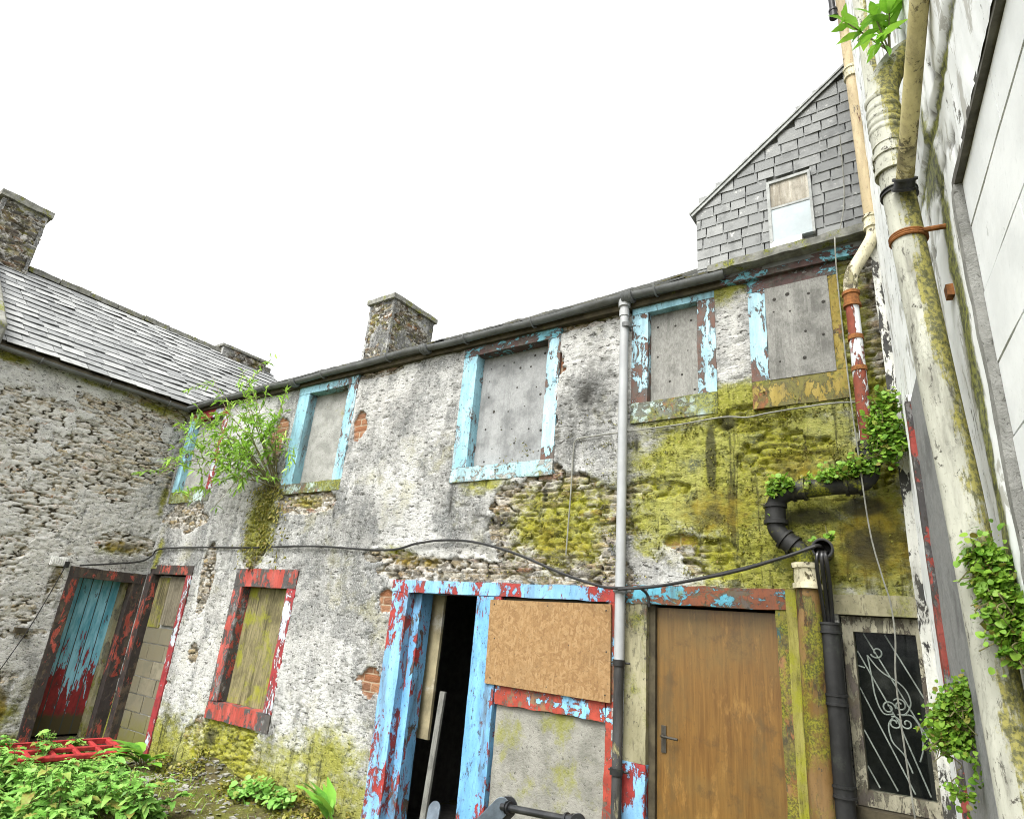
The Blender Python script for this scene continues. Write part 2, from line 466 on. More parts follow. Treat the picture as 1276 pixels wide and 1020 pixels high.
BLUE_L = (.19, .36, .43); BLUE = (.09, .23, .40); RED = (.36, .035, .025); DK = (.09, .075, .065); BRN = (.16, .07, .045)
M = {}
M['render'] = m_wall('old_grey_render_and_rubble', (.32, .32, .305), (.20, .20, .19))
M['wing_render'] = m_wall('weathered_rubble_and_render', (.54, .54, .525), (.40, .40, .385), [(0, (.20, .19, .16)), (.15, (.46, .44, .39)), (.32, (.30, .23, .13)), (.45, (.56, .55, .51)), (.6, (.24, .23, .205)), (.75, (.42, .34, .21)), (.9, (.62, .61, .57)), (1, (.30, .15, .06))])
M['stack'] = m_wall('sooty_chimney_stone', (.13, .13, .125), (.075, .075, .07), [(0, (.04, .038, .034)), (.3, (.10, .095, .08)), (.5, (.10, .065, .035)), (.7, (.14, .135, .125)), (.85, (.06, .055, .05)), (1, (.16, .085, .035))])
M['blue_upper'] = m_peel('pale_blue_paint', BLUE_L, (.34, .47, .52), (.10, .06, .05), DK, .70, .5, 7, .5, .0, grime=.7, seed=1)
M['blue_flaky'] = m_peel('flaking_pale_blue_paint', (.26, .42, .49), BLUE_L, (.11, .055, .04), DK, .56, .25, 6, .45, .06, grime=.4, seed=2)
M['blue_head'] = m_peel('worn_lintel_paint', (.10, .28, .34), (.09, .05, .045), DK, (.04, .035, .03), .42, .55, 7, 1.6, .05, grime=.6, seed=3)
M['sill_worn'] = m_peel('mossy_sill', (.30, .38, .36), (.14, .15, .12), (.20, .08, .05), DK, .50, .7, 8, 1.2, .30, grime=.7, seed=4)
M['sill_blue'] = m_peel('weathered_blue_sill', (.24, .38, .42), (.30, .31, .29), (.16, .15, .12), DK, .62, .6, 7, 1.3, .16, grime=.6, seed=25)
M['blue_door'] = m_peel('blue_doorway_paint', (.10, .26, .44), (.35, .04, .04), DK, (.05, .04, .03), .70, .6, 6, .45, .0, grime=.85, seed=5)
M['blue_red'] = m_peel('blue_paint_over_red', (.14, .30, .47), (.30, .035, .03), BRN, DK, .62, .85, 7, .5, .03, grime=.6, seed=6)
M['band'] = m_peel('blue_red_rust_band', (.17, .40, .60), (.33, .05, .03), (.20, .10, .05), DK, .47, .6, 5, .9, .0, grime=.6, seed=7)
M['red_frame'] = m_peel('red_paint_over_grey', (.26, .04, .028), (.075, .07, .07), (.20, .20, .20), DK, .52, .6, 8, .5, .03, grime=.6, seed=8)
M['red_white'] = m_peel('red_and_pale_paint', (.36, .41, .46), (.28, .03, .035), DK, (.05, .04, .03), .42, .75, 9, .5, .0, grime=.5, seed=9)
M['dark_frame'] = m_peel('charred_red_frame', (.26, .042, .025), (.045, .036, .034), (.09, .065, .045), (.03, .025, .02), .36, .6, 6, .4, .05, grime=.7, seed=10)
M['ochre_band'] = m_peel('ochre_algae_surround', (.21, .155, .025), (.15, .135, .03), (.20, .075, .022), (.08, .07, .02), .60, .62, 6, .6, .22, grime=.6, seed=11)
M['rust_post'] = m_peel('rust_brown_post', (.17, .075, .022), (.04, .10, .10), (.17, .14, .03), (.05, .04, .02), .55, .3, 5, .5, .28, grime=.7, seed=12)
M['cream_post'] = m_peel('dirty_cream_post', (.20, .185, .11), (.15, .145, .10), (.12, .075, .04), DK, .7, .6, 5, .5, .22, grime=.55, seed=13)
M['lintel_rust'] = m_peel('rust_and_blue_lintel', (.06, .24, .32), (.20, .065, .03), (.10, .075, .04), DK, .42, .62, 6, 1.6, .14, grime=.7, seed=14)
M['peel_bw'] = m_peel('white_paint_over_black', (.44, .44, .40), (.40, .38, .32), (.025, .025, .025), (.05, .05, .045), .58, .25, 8, .35, .06, grime=.5, seed=15)
M['grey_ply'] = m_board('weathered_grey_plywood', (.205, .21, .21), (.275, .28, .275), .06, (3, 3, 2.4), streak=.22, grain=9)
M['wood_ply'] = m_board('grey_brown_plywood', (.155, .152, .138), (.25, .248, .23), .06, (5, 5, 2.2), streak=.4, grain=9)
M['moss_ply'] = m_board('mossy_weathered_board', (.09, .08, .04), (.22, .19, .10), .28, (5, 5, .6))
M['dark_ply'] = m_board('dark_damp_board', (.085, .075, .05), (.17, .15, .11), .12)
M['hole'] = m_plain('dark_bolt', (.03, .027, .022), .8)
M['gutter'] = m_plain('weathered_grey_gutter', (.12, .125, .125), .6, 0, .3, 8, (.06, .055, .04), .6, .06)
M['white_pvc'] = m_plain('dull_white_pipe', (.31, .32, .325), .4, 0, .12, 4, (.2, .2, .18), .35)
M['black_iron'] = m_plain('black_iron', (.018, .018, .018), .45, 0, .4, 9, (.06, .07, .05), .5, .05)
M['mossy_iron'] = m_plain('mossy_black_iron', (.016, .016, .015), .6, 0, .4, 9, (.09, .085, .05), .7, .2)
M['hose'] = m_plain('black_hose', (.012, .012, .013), .35, spec=.5)
M['cable'] = m_plain('dark_cable', (.02, .02, .02), .5)
M['cable_w'] = m_plain('dirty_white_cable', (.20, .20, .17), .6)
M['cream_pipe'] = m_peel('cream_paint_rusting', (.40, .32, .19), (.46, .42, .31), (.24, .10, .03), BRN, .72, .55, 3.5, .25, .02, grime=.3, seed=16)
M['swan'] = m_peel('mossy_cream_paint', (.50, .46, .32), (.34, .31, .17), (.13, .11, .04), DK, .60, .5, 5, .6, .15, grime=.5, seed=21)
M['red_pipe'] = m_peel('red_oxide_pipe', (.50, .52, .53), (.27, .065, .035), (.24, .06, .035), (.12, .04, .03), .36, .8, 6, .35, .06, grime=.4, seed=17)
M['ochre_pipe'] = m_peel('ochre_brown_pipe', (.115, .06, .010), (.08, .035, .009), (.14, .125, .025), (.07, .065, .02), .66, .6, 3.5, .2, .26, grime=.4, seed=18)
def m_bigpipe():
    m = m_peel('chalky_white_pipe', (.36, .36, .30), (.30, .30, .25), (.20, .20, .12), (.10, .095, .05), .70, .6, 5, .4, .06, grime=.75, seed=19)
    nt_ = m.node_tree; b_ = nt_.nodes['Principled BSDF']; old = b_.inputs['Base Color'].links[0].from_socket
    g = NG.__new__(NG); g.m = m; g.nt = nt_; g.N = nt_.nodes; g.L = nt_.links; g.b = b_; g.h = None
    ge = g.N.new('ShaderNodeNewGeometry'); g.pos = ge.outputs['Position']
    nx = g.sep(ge.outputs['True Normal'])
    side = g.mth('ADD', g.mth('MULTIPLY', nx[0], .8), g.mth('MULTIPLY', nx[1], -.05))
    n = g.noise(9, 7, .75, sc=(1, 1, .45)); f = g.noise(60, 4, .7)
    z = g.sep()[2]
    up = g.step(z, 2.5, 3.3, .10, .34)
    a_ = g.step(g.mth('ADD', g.mth('ADD', side, up), g.mth('MULTIPLY', g.mth('SUBTRACT', n, .5), 3.6)), .25, .6)
    mossc = g.mix(g.step(f, .4, .6), (.06, .06, .006), (.30, .27, .04))
    g.L.new(g.mix(g.mth('MULTIPLY', a_, .85), old, mossc), b_.inputs['Base Color'])
    return m
M['big_pipe'] = m_bigpipe()
M['ochre_small'] = m_peel('yellowed_pipe', (.38, .33, .15), (.27, .23, .09), (.44, .39, .2), (.15, .13, .06), .6, .5, 5, .25, .1, grime=.35, seed=20)
M['rust'] = m_plain('rusty_iron', (.25, .10, .03), .9, 0, .5, 40, (.05, .03, .02), .5)
M['slate_l'] = m_slate('pale_wet_slate', (.15, .155, .155), (.27, .275, .27), .0)
M['slate_d'] = m_slate('grey_wall_slate', (.155, .16, .158), (.225, .23, .225), .02)
M['slate_m'] = m_slate('mossy_slate', (.14, .145, .14), (.25, .25, .24), .2)
M['verge_pale'] = m_plain('worn_pale_grey_paint', (.30, .31, .30), .8, 0, .3, 14, (.08, .08, .07), .6)
M['ridge'] = m_plain('mossy_ridge', (.17, .17, .15), .9, 0, .5, 12, (.1, .09, .03), .6, .2)
M['verge'] = m_plain('grey_verge_board', (.14, .145, .14), .8, 0, .3, 8, (.07, .07, .06), .5)
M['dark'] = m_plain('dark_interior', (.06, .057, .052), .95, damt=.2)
M['int_plaster'] = m_plain('grimy_interior_plaster', (.26, .24, .19), .9, 0, .4, 5)
M['black_steel'] = m_plain('black_painted_steel', (.015, .016, .018), .3, 0, .3, 9, (.06, .06, .06), .4, spec=.5)
M['chrome'] = m_plain('scratched_steel', (.10, .125, .15), .5, .5, .35, 8, (.3, .3, .3), .3)
M['old_steel'] = m_plain('tarnished_steel', (.055, .05, .04), .5, .4, .3, 30, (.04, .03, .02), .5)
M['red_plastic'] = m_plain('faded_red_plastic', (.30, .022, .022), .8, 0, .45, 14, (.06, .03, .02), .85)
M['vent'] = m_plain('white_vent', (.62, .62, .6), .6, damt=.35)
M['frame_old'] = m_peel('old_window_paint', (.24, .225, .16), (.18, .17, .12), (.09, .075, .05), DK, .66, .5, 10, .4, .04, grime=.6, seed=22)
M['iron_grille'] = m_plain('pale_iron_grille', (.6, .6, .56), .6, 0, .3)
M['lintel_dark'] = m_plain('dark_stone_lintel', (.13, .125, .11), .95, 0, .5, 8, (.05, .05, .04), .6)
M['sooty'] = m_plain('sooty_timber', (.06, .05, .03), .9, 0, .5, 10, alg=.1)

def m_osb():
    g = NG('strand_board', .75, .2)
    def strands(rot, loc, k):
        v = g.voro(80, 'F1', out='Color', vec=g.map(g.map(g.pos, loc=loc, rot=(0, R(rot), 0)), scale=(.28, 1, 1.0)))
        q = g.N.new('ShaderNodeSeparateColor'); g.L.new(v, q.inputs[0]); return q.outputs
    a, b, d = strands(25, (0, 0, 0), 0), strands(-35, (3, 1, 2), 1), strands(85, (7, 4, 1), 2)
    pal = [(0, (.26, .125, .04)), (.5, (.38, .21, .08)), (1, (.48, .30, .14))]
    c = g.ramp(a[0], pal)
    c = g.mix(g.step(b[1], .55, .6), c, g.ramp(b[0], pal))
    c = g.mix(g.step(d[1], .62, .66), c, g.ramp(d[0], pal))
    c = g.mix(g.mth('MULTIPLY', g.step(g.noise(60, 5, .75), .56, .64), .8), c, (.13, .06, .02))
    c = g.mix(g.mth('MULTIPLY', g.step(g.noise(3, 5, .65), .48, .72), .45), c, (.24, .14, .06))
    g.bump(a[0], .4, .002).bump(b[0], .3, .002).bump(g.noise(90, 3, .7), .4, .002)
    return g.done(g.mix(.25, g.mix(.42, c, (.05, .028, .010)), (.22, .17, .10)))
M['osb'] = m_osb()

def m_door():
    g = NG('worn_varnished_ply_door', .42, .4)
    gr = g.noise(6, 8, .65, sc=(6, 6, .35), dist=.8); big = g.noise(1.6, 5, .6, sc=(1, 1, .8))
    c = g.mix(g.step(gr, .3, .7), (.10, .046, .008), (.165, .085, .017))
    c = g.mix(g.mth('MULTIPLY', g.step(big, .42, .68), .75), c, (.12, .08, .025))
    c = g.mix(g.mth('MULTIPLY', g.step(g.noise(5, 6, .7, loc=(2, 3, 7)), .54, .70), .7), c, (.06, .035, .012))
    c = g.mix(g.mth('MULTIPLY', g.step(g.noise(60, 5, .75, sc=(1, 1, .4)), .56, .7), .5), c, (.07, .035, .01))
    z = g.sep()[2]
    c = g.mix(g.mth('MULTIPLY', g.step(g.mth('ADD', z, g.mth('MULTIPLY', big, .9)), 1.15, .55), .6), c, (.13, .105, .035))
    c = g.mix(g.mth('MULTIPLY', g.step(g.noise(2.2, 8, .75, sc=(1.6, 1.6, .7), loc=(6, 1, 3)), .50, .64), .6), c, (.075, .05, .018))
    c = g.mix(g.mth('MULTIPLY', g.step(g.noise(3.1, 8, .75, sc=(1.8, 1.8, .5), loc=(1, 7, 3)), .54, .66), .5), c, (.30, .17, .045))
    g.bump(gr, .12, .004).bump(g.noise(50, 4, .7), .12, .002)
    return g.done(c)
M['door_brown'] = m_door()

def m_plank_door():
    g = NG('blue_door_over_red', .6, .35)
    s = g.sep(); z = s[2]
    n = g.noise(7, 8, .7, sc=(1.5, 1.5, .3)); n2 = g.noise(14, 7, .7, loc=(3, 3, 3), sc=(1, 1, .5))
    t = g.mth('ADD', z, g.mth('MULTIPLY', g.mth('SUBTRACT', n, .5), 4.2))
    c = g.mix(g.step(t, .72, .75), g.mix(g.step(n2, .4, .65), (.22, .018, .02), (.11, .012, .014)), g.mix(g.step(n, .38, .62), (.07, .27, .36), (.24, .50, .62)))
    c = g.mix(g.step(g.mth('ADD', z, g.mth('MULTIPLY', g.mth('SUBTRACT', n2, .5), .3)), .30, .22), c, (.05, .04, .015))
    c = g.mix(g.mth('MULTIPLY', g.step(n2, .62, .66), .8), c, (.05, .04, .04))
    w_ = g.N.new('ShaderNodeTexWave'); w_.inputs['Scale'].default_value = 2.6; w_.inputs['Distortion'].default_value = 0; w_.bands_direction = 'Y'
    g.L.new(g.pos, w_.inputs['Vector'])
    gv = g.step(w_.outputs['Fac'], .05, .0)
    c = g.mix(gv, c, (.03, .04, .04))
    g.bump(gv, -.6, .01).bump(n2, .3, .004)
    return g.done(c)
M['plank_door'] = m_plank_door()

def m_block():
    g = NG('concrete_block', .95, .1)
    n = g.noise(6, 6, .7); f = g.noise(70, 4, .7)
    c = g.mix(g.rnd, (.13, .115, .075), (.20, .18, .13))
    c = g.mix(g.step(n, .4, .65), c, (.13, .12, .085))
    z = g.sep()[2]
    c = g.mix(g.step(g.mth('ADD', z, g.mth('MULTIPLY', n, .8)), .85, .35), c, (.12, .115, .035))
    g.bump(f, .6, .005)
    return g.done(c)
M['block'] = m_block()

def m_infill(name, c0, c1, alg=.12):
    g = NG(name, .95, .1)
    n = g.noise(6, 6, .7); f = g.noise(45, 5, .75, dist=.5)
    c = g.mix(g.step(n, .35, .65), c0, c1)
    c = g.mix(g.mth('MULTIPLY', g.step(f, .43, .34), .8), c, (.05, .048, .04))
    c = g.mix(g.mth('MULTIPLY', g.step(g.noise(2.6, 6, .72, loc=(1, 1, 4)), .70 - alg, .85 - alg), .7), c, GREEN)
    g.bump(f, .7, .015).bump(g.noise(120, 3, .7), .4, .004)
    return g.done(c)
M['infill_grey'] = m_infill('rough_grey_infill', (.30, .30, .28), (.20, .20, .185), .10)
M['panel_grey'] = m_infill('scuffed_grey_panel', (.26, .255, .225), (.17, .167, .145), .2)

def m_white_wall(name, smooth=False):
    g = NG(name, .7, .25)
    A = g.attr('A'); exm, mos, crk = A[0], A[1], A[2]
    n = g.noise(4, 6, .65); f = g.noise(45, 5, .7); v = g.noise(9, 8, .7, sc=(1, 1, .22), dist=.5)
    c = g.mix(g.step(n, .35, .7), (.80, .82, .815), (.68, .70, .695))
    if not smooth:
        c = g.mix(g.mth('MULTIPLY', g.step(v, .55, .60), .8), c, (.36, .35, .31))
        c = g.mix(g.step(g.noise(15, 8, .75, sc=(1, 1, .3)), .60, .63), c, (.09, .085, .07))
    else:
        c = g.mix(g.mth('MULTIPLY', g.step(f, .57, .7), .25), c, (.5, .52, .52))
        c = g.mix(g.mth('MULTIPLY', g.step(g.noise(14, 7, .75), .64, .67), .5), c, (.3, .3, .28))
    c = g.mix(g.mth('MULTIPLY', exm, .9), c, (.07, .065, .05))
    a = g.step(g.mth('ADD', mos, g.mth('MULTIPLY', g.mth('SUBTRACT', g.noise(14, 6, .72), .5), 1.0)), .35, .7)
    c = g.mix(g.mth('MULTIPLY', a, .92), c, g.mix(g.step(f, .4, .6), (.035, .04, .008), (.20, .21, .03)))
    g.bump(v, .35, .006).bump(f, .35 if not smooth else .15, .004)
    return g.done(c)
M['white_rough'] = m_white_wall('peeling_white_wall')
M['white_block'] = m_white_wall('white_painted_blockwork', True)

M['leaf_bush'] = m_leaf('bush_leaf', (.14, .31, .03), (.28, .47, .07))
M['leaf_ivy'] = m_leaf('creeper_leaf', (.07, .19, .012), (.20, .36, .04))
M['leaf_weed'] = m_leaf('weed_leaf', (.10, .27, .03), (.22, .43, .10))
M['leaf_dock'] = m_leaf('dock_leaf', (.09, .27, .03), (.18, .40, .05))
M['leaf_top'] = m_leaf('sapling_leaf', (.16, .40, .03), (.27, .52, .06))
M['grass'] = m_leaf('grass_blade', (.11, .20, .02), (.22, .33, .05))
M['moss'] = m_leaf('hanging_moss', (.06, .065, .008), (.17, .17, .025), .1)
M['rubble'] = m_plain('stone_and_plaster_bits', (.22, .215, .19), .95, 0, .5, 6, (.05, .05, .02), .6, .2)
M['stem'] = m_plain('plant_stem', (.13, .12, .05), .8)

def m_ground():
    g = NG('mossy_yard_soil', .95, .1)
    n = g.noise(3, 6, .7); f = g.noise(30, 6, .75); s = g.noise(90, 3, .7)
    c = g.mix(g.step(n, .4, .62), (.06, .05, .025), (.09, .095, .02))
    c = g.mix(g.step(f, .55, .68), c, (.17, .16, .05))
    c = g.mix(g.mth('MULTIPLY', g.step(g.voro(22), .16, .1), .8), c, (.32, .31, .27))
    g.bump(f, .8, .02).bump(s, .5, .005)
    return g.done(c)
M['ground'] = m_ground()

def m_glass():
    g = NG('dusty_glass', .06, .5)
    t = g.N.new('ShaderNodeBsdfTransparent'); t.inputs[0].default_value = (.75, .8, .78, 1)
    g.done(g.mix(g.step(g.noise(5, 4, .6), .5, .7), (.02, .025, .025), (.10, .11, .10)))
    fr = g.N.new('ShaderNodeMixShader'); fr.inputs[0].default_value = .22
    out = g.N['Material Output']
    g.L.new(t.outputs[0], fr.inputs[1]); g.L.new(g.b.outputs[0], fr.inputs[2]); g.L.new(fr.outputs[0], out.inputs['Surface'])
    return g.m
M['glass'] = m_glass()

# ------------------------------------------------------------------ wall frames
TH = math.radians(8.14)
FY = 4.3
FF = Frame((0, FY, 0), (1, 0, 0), (0, -1, 0))                    # main front, u = X
FW = Frame((-9.12, 0, 0), (0, 1, 0), (1, 0, 0))                  # side wing, u = Y
FR = Frame((-.2, FY, 0), (math.sin(TH), -math.cos(TH), 0), (-math.cos(TH), -math.sin(TH), 0))   # white building, u = distance from the corner

def ell(u, z, lst):
    v = np.full(u.shape, -1.0)
    for (cu, cz, ru, rz, st) in lst:
        d = np.sqrt(((u - cu) / ru) ** 2 + ((z - cz) / rz) ** 2)
        v = np.maximum(v, st * (1.25 - d))
    return v

def grid_lines(a, b, cuts, res):
    br = sorted(set([a, b] + [c for c in cuts if a < c < b]))
    out = []
    for p, q in zip(br[:-1], br[1:]):
        n = max(1, int(round((q - p) / res)))
        out += list(np.linspace(p, q, n, endpoint=False))
    return np.array(out + [b])

def relief(name, F, ur, zr, res, openings, fn, mat, parent, depth=.3, fnormals=True):
    """a wall face as a fine relief with real openings; fn(u,z) -> out, A(n,4), B(n,4)"""
    us = grid_lines(*ur, [o[0] for o in openings] + [o[1] for o in openings], res)
    zs = grid_lines(*zr, [o[2] for o in openings] + [o[3] for o in openings], res)
    U, Z = np.meshgrid(us, zs, indexing='ij')
    out, A, B = fn(U, Z)
    P = F.p(U, Z, out).reshape(-1, 3)
    nu, nz = len(us), len(zs)
    I = np.arange(nu * nz).reshape(nu, nz)
    cu = (us[:-1] + us[1:]) / 2; cz = (zs[:-1] + zs[1:]) / 2
    keep = np.ones((nu - 1, nz - 1), bool)
    for (a, b, c, d) in openings:
        keep &= ~(((cu > a) & (cu < b))[:, None] & ((cz > c) & (cz < d))[None, :])
    q = np.stack([I[:-1, :-1], I[1:, :-1], I[1:, 1:], I[:-1, 1:]], -1)[keep]
    # reveals and outer rim
    ev = []; ef = []; n0 = len(P)
    for (a, b, c, d) in openings + [(ur[0], ur[1], zr[0], zr[1])]:
        rim = (a, b, c, d) == (ur[0], ur[1], zr[0], zr[1])
        ring = [(a, c), (b, c), (b, d), (a, d)]
        for i in range(4):
            p, r_ = ring[i], ring[(i + 1) % 4]
            k = n0 + len(ev)
            ev += [F.p(*p, .0 if rim else -.012), F.p(*r_, .0 if rim else -.012), F.p(*r_, -depth), F.p(*p, -depth)]
            ef.append((k, k + 1, k + 2, k + 3) if not rim else (k + 3, k + 2, k + 1, k))
    V = np.vstack([P, np.array(ev).reshape(-1, 3)])
    Fc = np.vstack([q, np.array(ef)])
    V = V - np.array(world_loc(parent))
    me = bpy.data.meshes.new(name)
    me.vertices.add(len(V)); me.vertices.foreach_set('co', V.astype(np.float32).ravel())
    me.loops.add(len(Fc) * 4); me.loops.foreach_set('vertex_index', Fc.astype(np.int32).ravel())
    me.polygons.add(len(Fc)); me.polygons.foreach_set('loop_start', np.arange(len(Fc), dtype=np.int32) * 4)
    me.polygons.foreach_set('use_smooth', [True] * len(Fc))
    me.update(calc_edges=True); me.validate()
    for nm, T in (('A', A), ('B', B)):
        at = me.attributes.new(nm, 'FLOAT_COLOR', 'POINT')
        full = np.zeros((len(V), 4), np.float32)
        full[:len(P)] = np.stack([np.asarray(t, float).ravel() * np.ones(len(P)) for t in T], -1)
        at.data.foreach_set('color', full.ravel())
    me.materials.append(mat)
    o = bpy.data.objects.new(name, me); COL.objects.link(o); o.parent = parent
    return o

def bricks(u, z, w_=.215, h_=.075, seed=5):
    r = np.floor(z / h_); uu_ = u / w_ + .5 * np.mod(r, 2); c = np.floor(uu_)
    e = np.minimum(np.minimum(uu_ - c, 1 - (uu_ - c)) * w_, np.minimum(z / h_ - r, 1 - (z / h_ - r)) * h_)
    return _h(c, r, c * 0, seed), e / .07

def plaster(u, z, s):
    lo = (fbm(u * 1.7, z * 1.7, seed=s, oct=3) - .5) * .030
    mi = (fbm(u * 6, z * 9, seed=s + 7, oct=3) - .5) * .008
    x = fbm(u * 22, z * 44 + 3 * fbm(u * 6, z * 6, seed=s + 2, oct=2), seed=s + 9, oct=3)
    amt = sstep(.35, .65, fbm(u * 1.1, z * 1.1, seed=s + 55, oct=3))
    hi = -sstep(.42, .33, x) * (.003 + .006 * amt) + (x - .5) * .003
    pit = -sstep(.16, .10, vnoise(u * 15, z * 17, seed=s + 31)) * .022
    lumps = np.abs(fbm(u * 5, z * 8, seed=s + 71, oct=3) - .5)
    return lo + mi * .7 + hi * .7 + pit * .6 - sstep(.015, .0, lumps) * amt * .004

def house_fn(u, z):
    ex = ell(u, z, [(-2.62, 2.52, .62, .42, 1.3), (-2.3, 2.2, .32, .16, .9), (-6.0, 2.86, .6, .14, 1.2), (-3.7, 2.12, .75, .09, 1.2), (-.95, 2.95, .35, .12, .5), (-1.75, 2.75, .2, .08, .5),
                    (-1.45, 2.25, .25, .12, .8), (-7.62, 2.0, .13, .36, 1.3), (-8.5, 2.75, .5, .17, 1.2), (-6.72, 2.55, .18, .45, .6), (-6.6, .3, .55, .3, 1.2), (-.33, 3.7, .14, .8, 1.4), (-6.8, 3.65, .18, .35, 1.1),
                    (-4.5, 2.25, .35, .05, 1.0), (-7.5, 1.1, .1, .1, .9), (-5.2, 4.28, .5, .05, .8), (-2.4, 4.3, .5, .06, .6), (-1.12, 3.2, .22, .1, 1.2)])
    n = fbm(u * 3.2, z * 4.0, seed=11, oct=5, gain=.6)
    ex = sstep(.02, .09, ex - .08 + 1.5 * (n - .5))
    br = ell(u, z, [(-5.26, 3.66, .12, .18, 2), (-4.44, 1.83, .11, .09, 2), (-4.5, 1.12, .17, .13, 1.6), (-6.78, 3.7, .15, .25, 1.2), (-2.72, 3.6, .05, .8, .4), (-1.62, 2.36, .13, .05, 1.4)])
    brm = sstep(.02, .12, br - .35 + 2.2 * (fbm(u * 8, z * 8, seed=21, oct=4) - .5))
    ex = np.maximum(ex, brm)
    sr, se, tl = stones(u, z, .19, .048, 3)
    b_r, b_e = bricks(u, z)
    h_st = -.036 + sstep(.03, .16, se) * .024 + (sr - .5) * .015 + tl * .016 + (fbm(u * 26, z * 44, seed=8, oct=3) - .5) * .014
    h_br = -.03 + sstep(.03, .15, b_e) * .008 + (fbm(u * 30, z * 30, seed=18, oct=2) - .5) * .006
    h_st = h_st * (1 - brm) + h_br * brm
    pl = plaster(u, z, 40)
    pl = pl + .016 * sstep(.25, .0, np.abs(ex - .12)) * (ex < .3)      # broken lip of the render
    h = pl * (1 - ex) + h_st * ex
    alg = ell(u, z, [(-1.05, 2.8, 1.15, .7, 1.15), (-.9, 2.3, .8, .45, 1.1), (-1.75, 2.6, .4, .5, .8), (-2.6, 2.5, .8, .5, .75), (-.7, 3.35, .6, .25, 1.3), (-.5, 3.9, .3, .7, .8), (-3.4, 2.9, .5, .15, .6), (-1.2, 3.35, .3, .2, 1.2), (-6.72, 2.6, .38, .5, 1.0), (-6.5, .25, .7, .45, 1.3), (-8.4, .3, .5, .5, .8),
                     (-4.9, .4, .7, .45, .75), (-6.0, 2.85, .5, .15, .5), (-2.4, 4.38, .5, .1, .9), (-.33, 2.5, .2, 1.8, .8), (-1.2, 4.3, .3, .2, .8), (-4.6, 4.4, .8, .07, .7), (-4.4, 2.3, .4, .1, .6), (-8.95, 2.25, .12, .3, .8), (-1.6, 3.25, .5, .06, .8)])
    alg = np.maximum(alg, 1.0 - z * 1.25)
    och = ell(u, z, [(-.8, 2.8, .5, .3, .5), (-.4, 2.35, .4, .4, .75), (-2.7, 2.45, .6, .4, .4), (-1.3, 2.55, .5, .3, .6), (-.7, 3.9, .4, .6, .6), (-2.6, 2.3, .5, .3, .45), (-8.6, 2.0, .5, .2, .4), (-4.1, 2.2, .5, .1, .7), (-6.0, 2.84, .45, .08, .5)])
    soot = ell(u, z, [(-3.2, 2.55, .55, .25, .75), (-2.4, 3.6, .3, .45, .75), (-1.37, 2.95, .07, .45, 1.1), (-1.6, 3.1, .4, .15, .55), (-1.25, 3.2, .15, .15, .9), (-4.5, 3.7, .6, .45, .42), (-5.0, 2.65, .8, .3, .45), (-5.6, 2.0, .4, .5, .35), (-.75, 2.5, .4, .13, .9), (-.45, 2.3, .35, .35, .8), (-.6, 2.75, .35, .08, .7), (-1.9, 2.7, .08, .4, .5), (-1.15, 2.5, .12, .4, .6), (-1.0, 2.25, .3, .1, .6), (-3.79, 2.72, .05, .25, .8), (-2.78, 2.75, .06, .2, .8), (-1.95, 3.1, .05, .22, .8), (-6.42, 2.7, .06, .25, .7), (-5.42, 2.7, .05, .3, .7), (-5.0, 3.4, .06, .8, .45), (-4.2, 3.2, .09, .6, .45), (-5.75, .5, .1, .4, .6),
                      (-.45, 2.55, .25, .12, 1.0), (-6.8, .35, .3, .3, .8), (-.8, 2.2, .35, .1, .7), (-2.6, 3.2, .3, .15, .5), (-7.4, 2.75, .4, .3, .4)])
    lime = ell(u, z, [(-4.9, 3.9, .5, .45, .6), (-2.4, 4.1, .25, .3, .5), (-1.18, 3.9, .12, .55, .5), (-3.4, 2.25, .5, .08, .9), (-7.2, 1.2, .5, .8, .5), (-1.8, 2.4, .25, .35, .5), (-5.4, 1.4, .6, .7, .25), (-7.3, 3.4, .5, .8, .6)])
    z0 = np.clip(0 * u, 0, 1)
    return h, (ex, sr * (1 - brm) + b_r * brm, se * (1 - brm) + b_e * brm, brm), (np.clip(alg, 0, 1.2), np.clip(soot, 0, 1), np.clip(lime, 0, 1) * (1 - ex), np.clip(och, 0, 1))

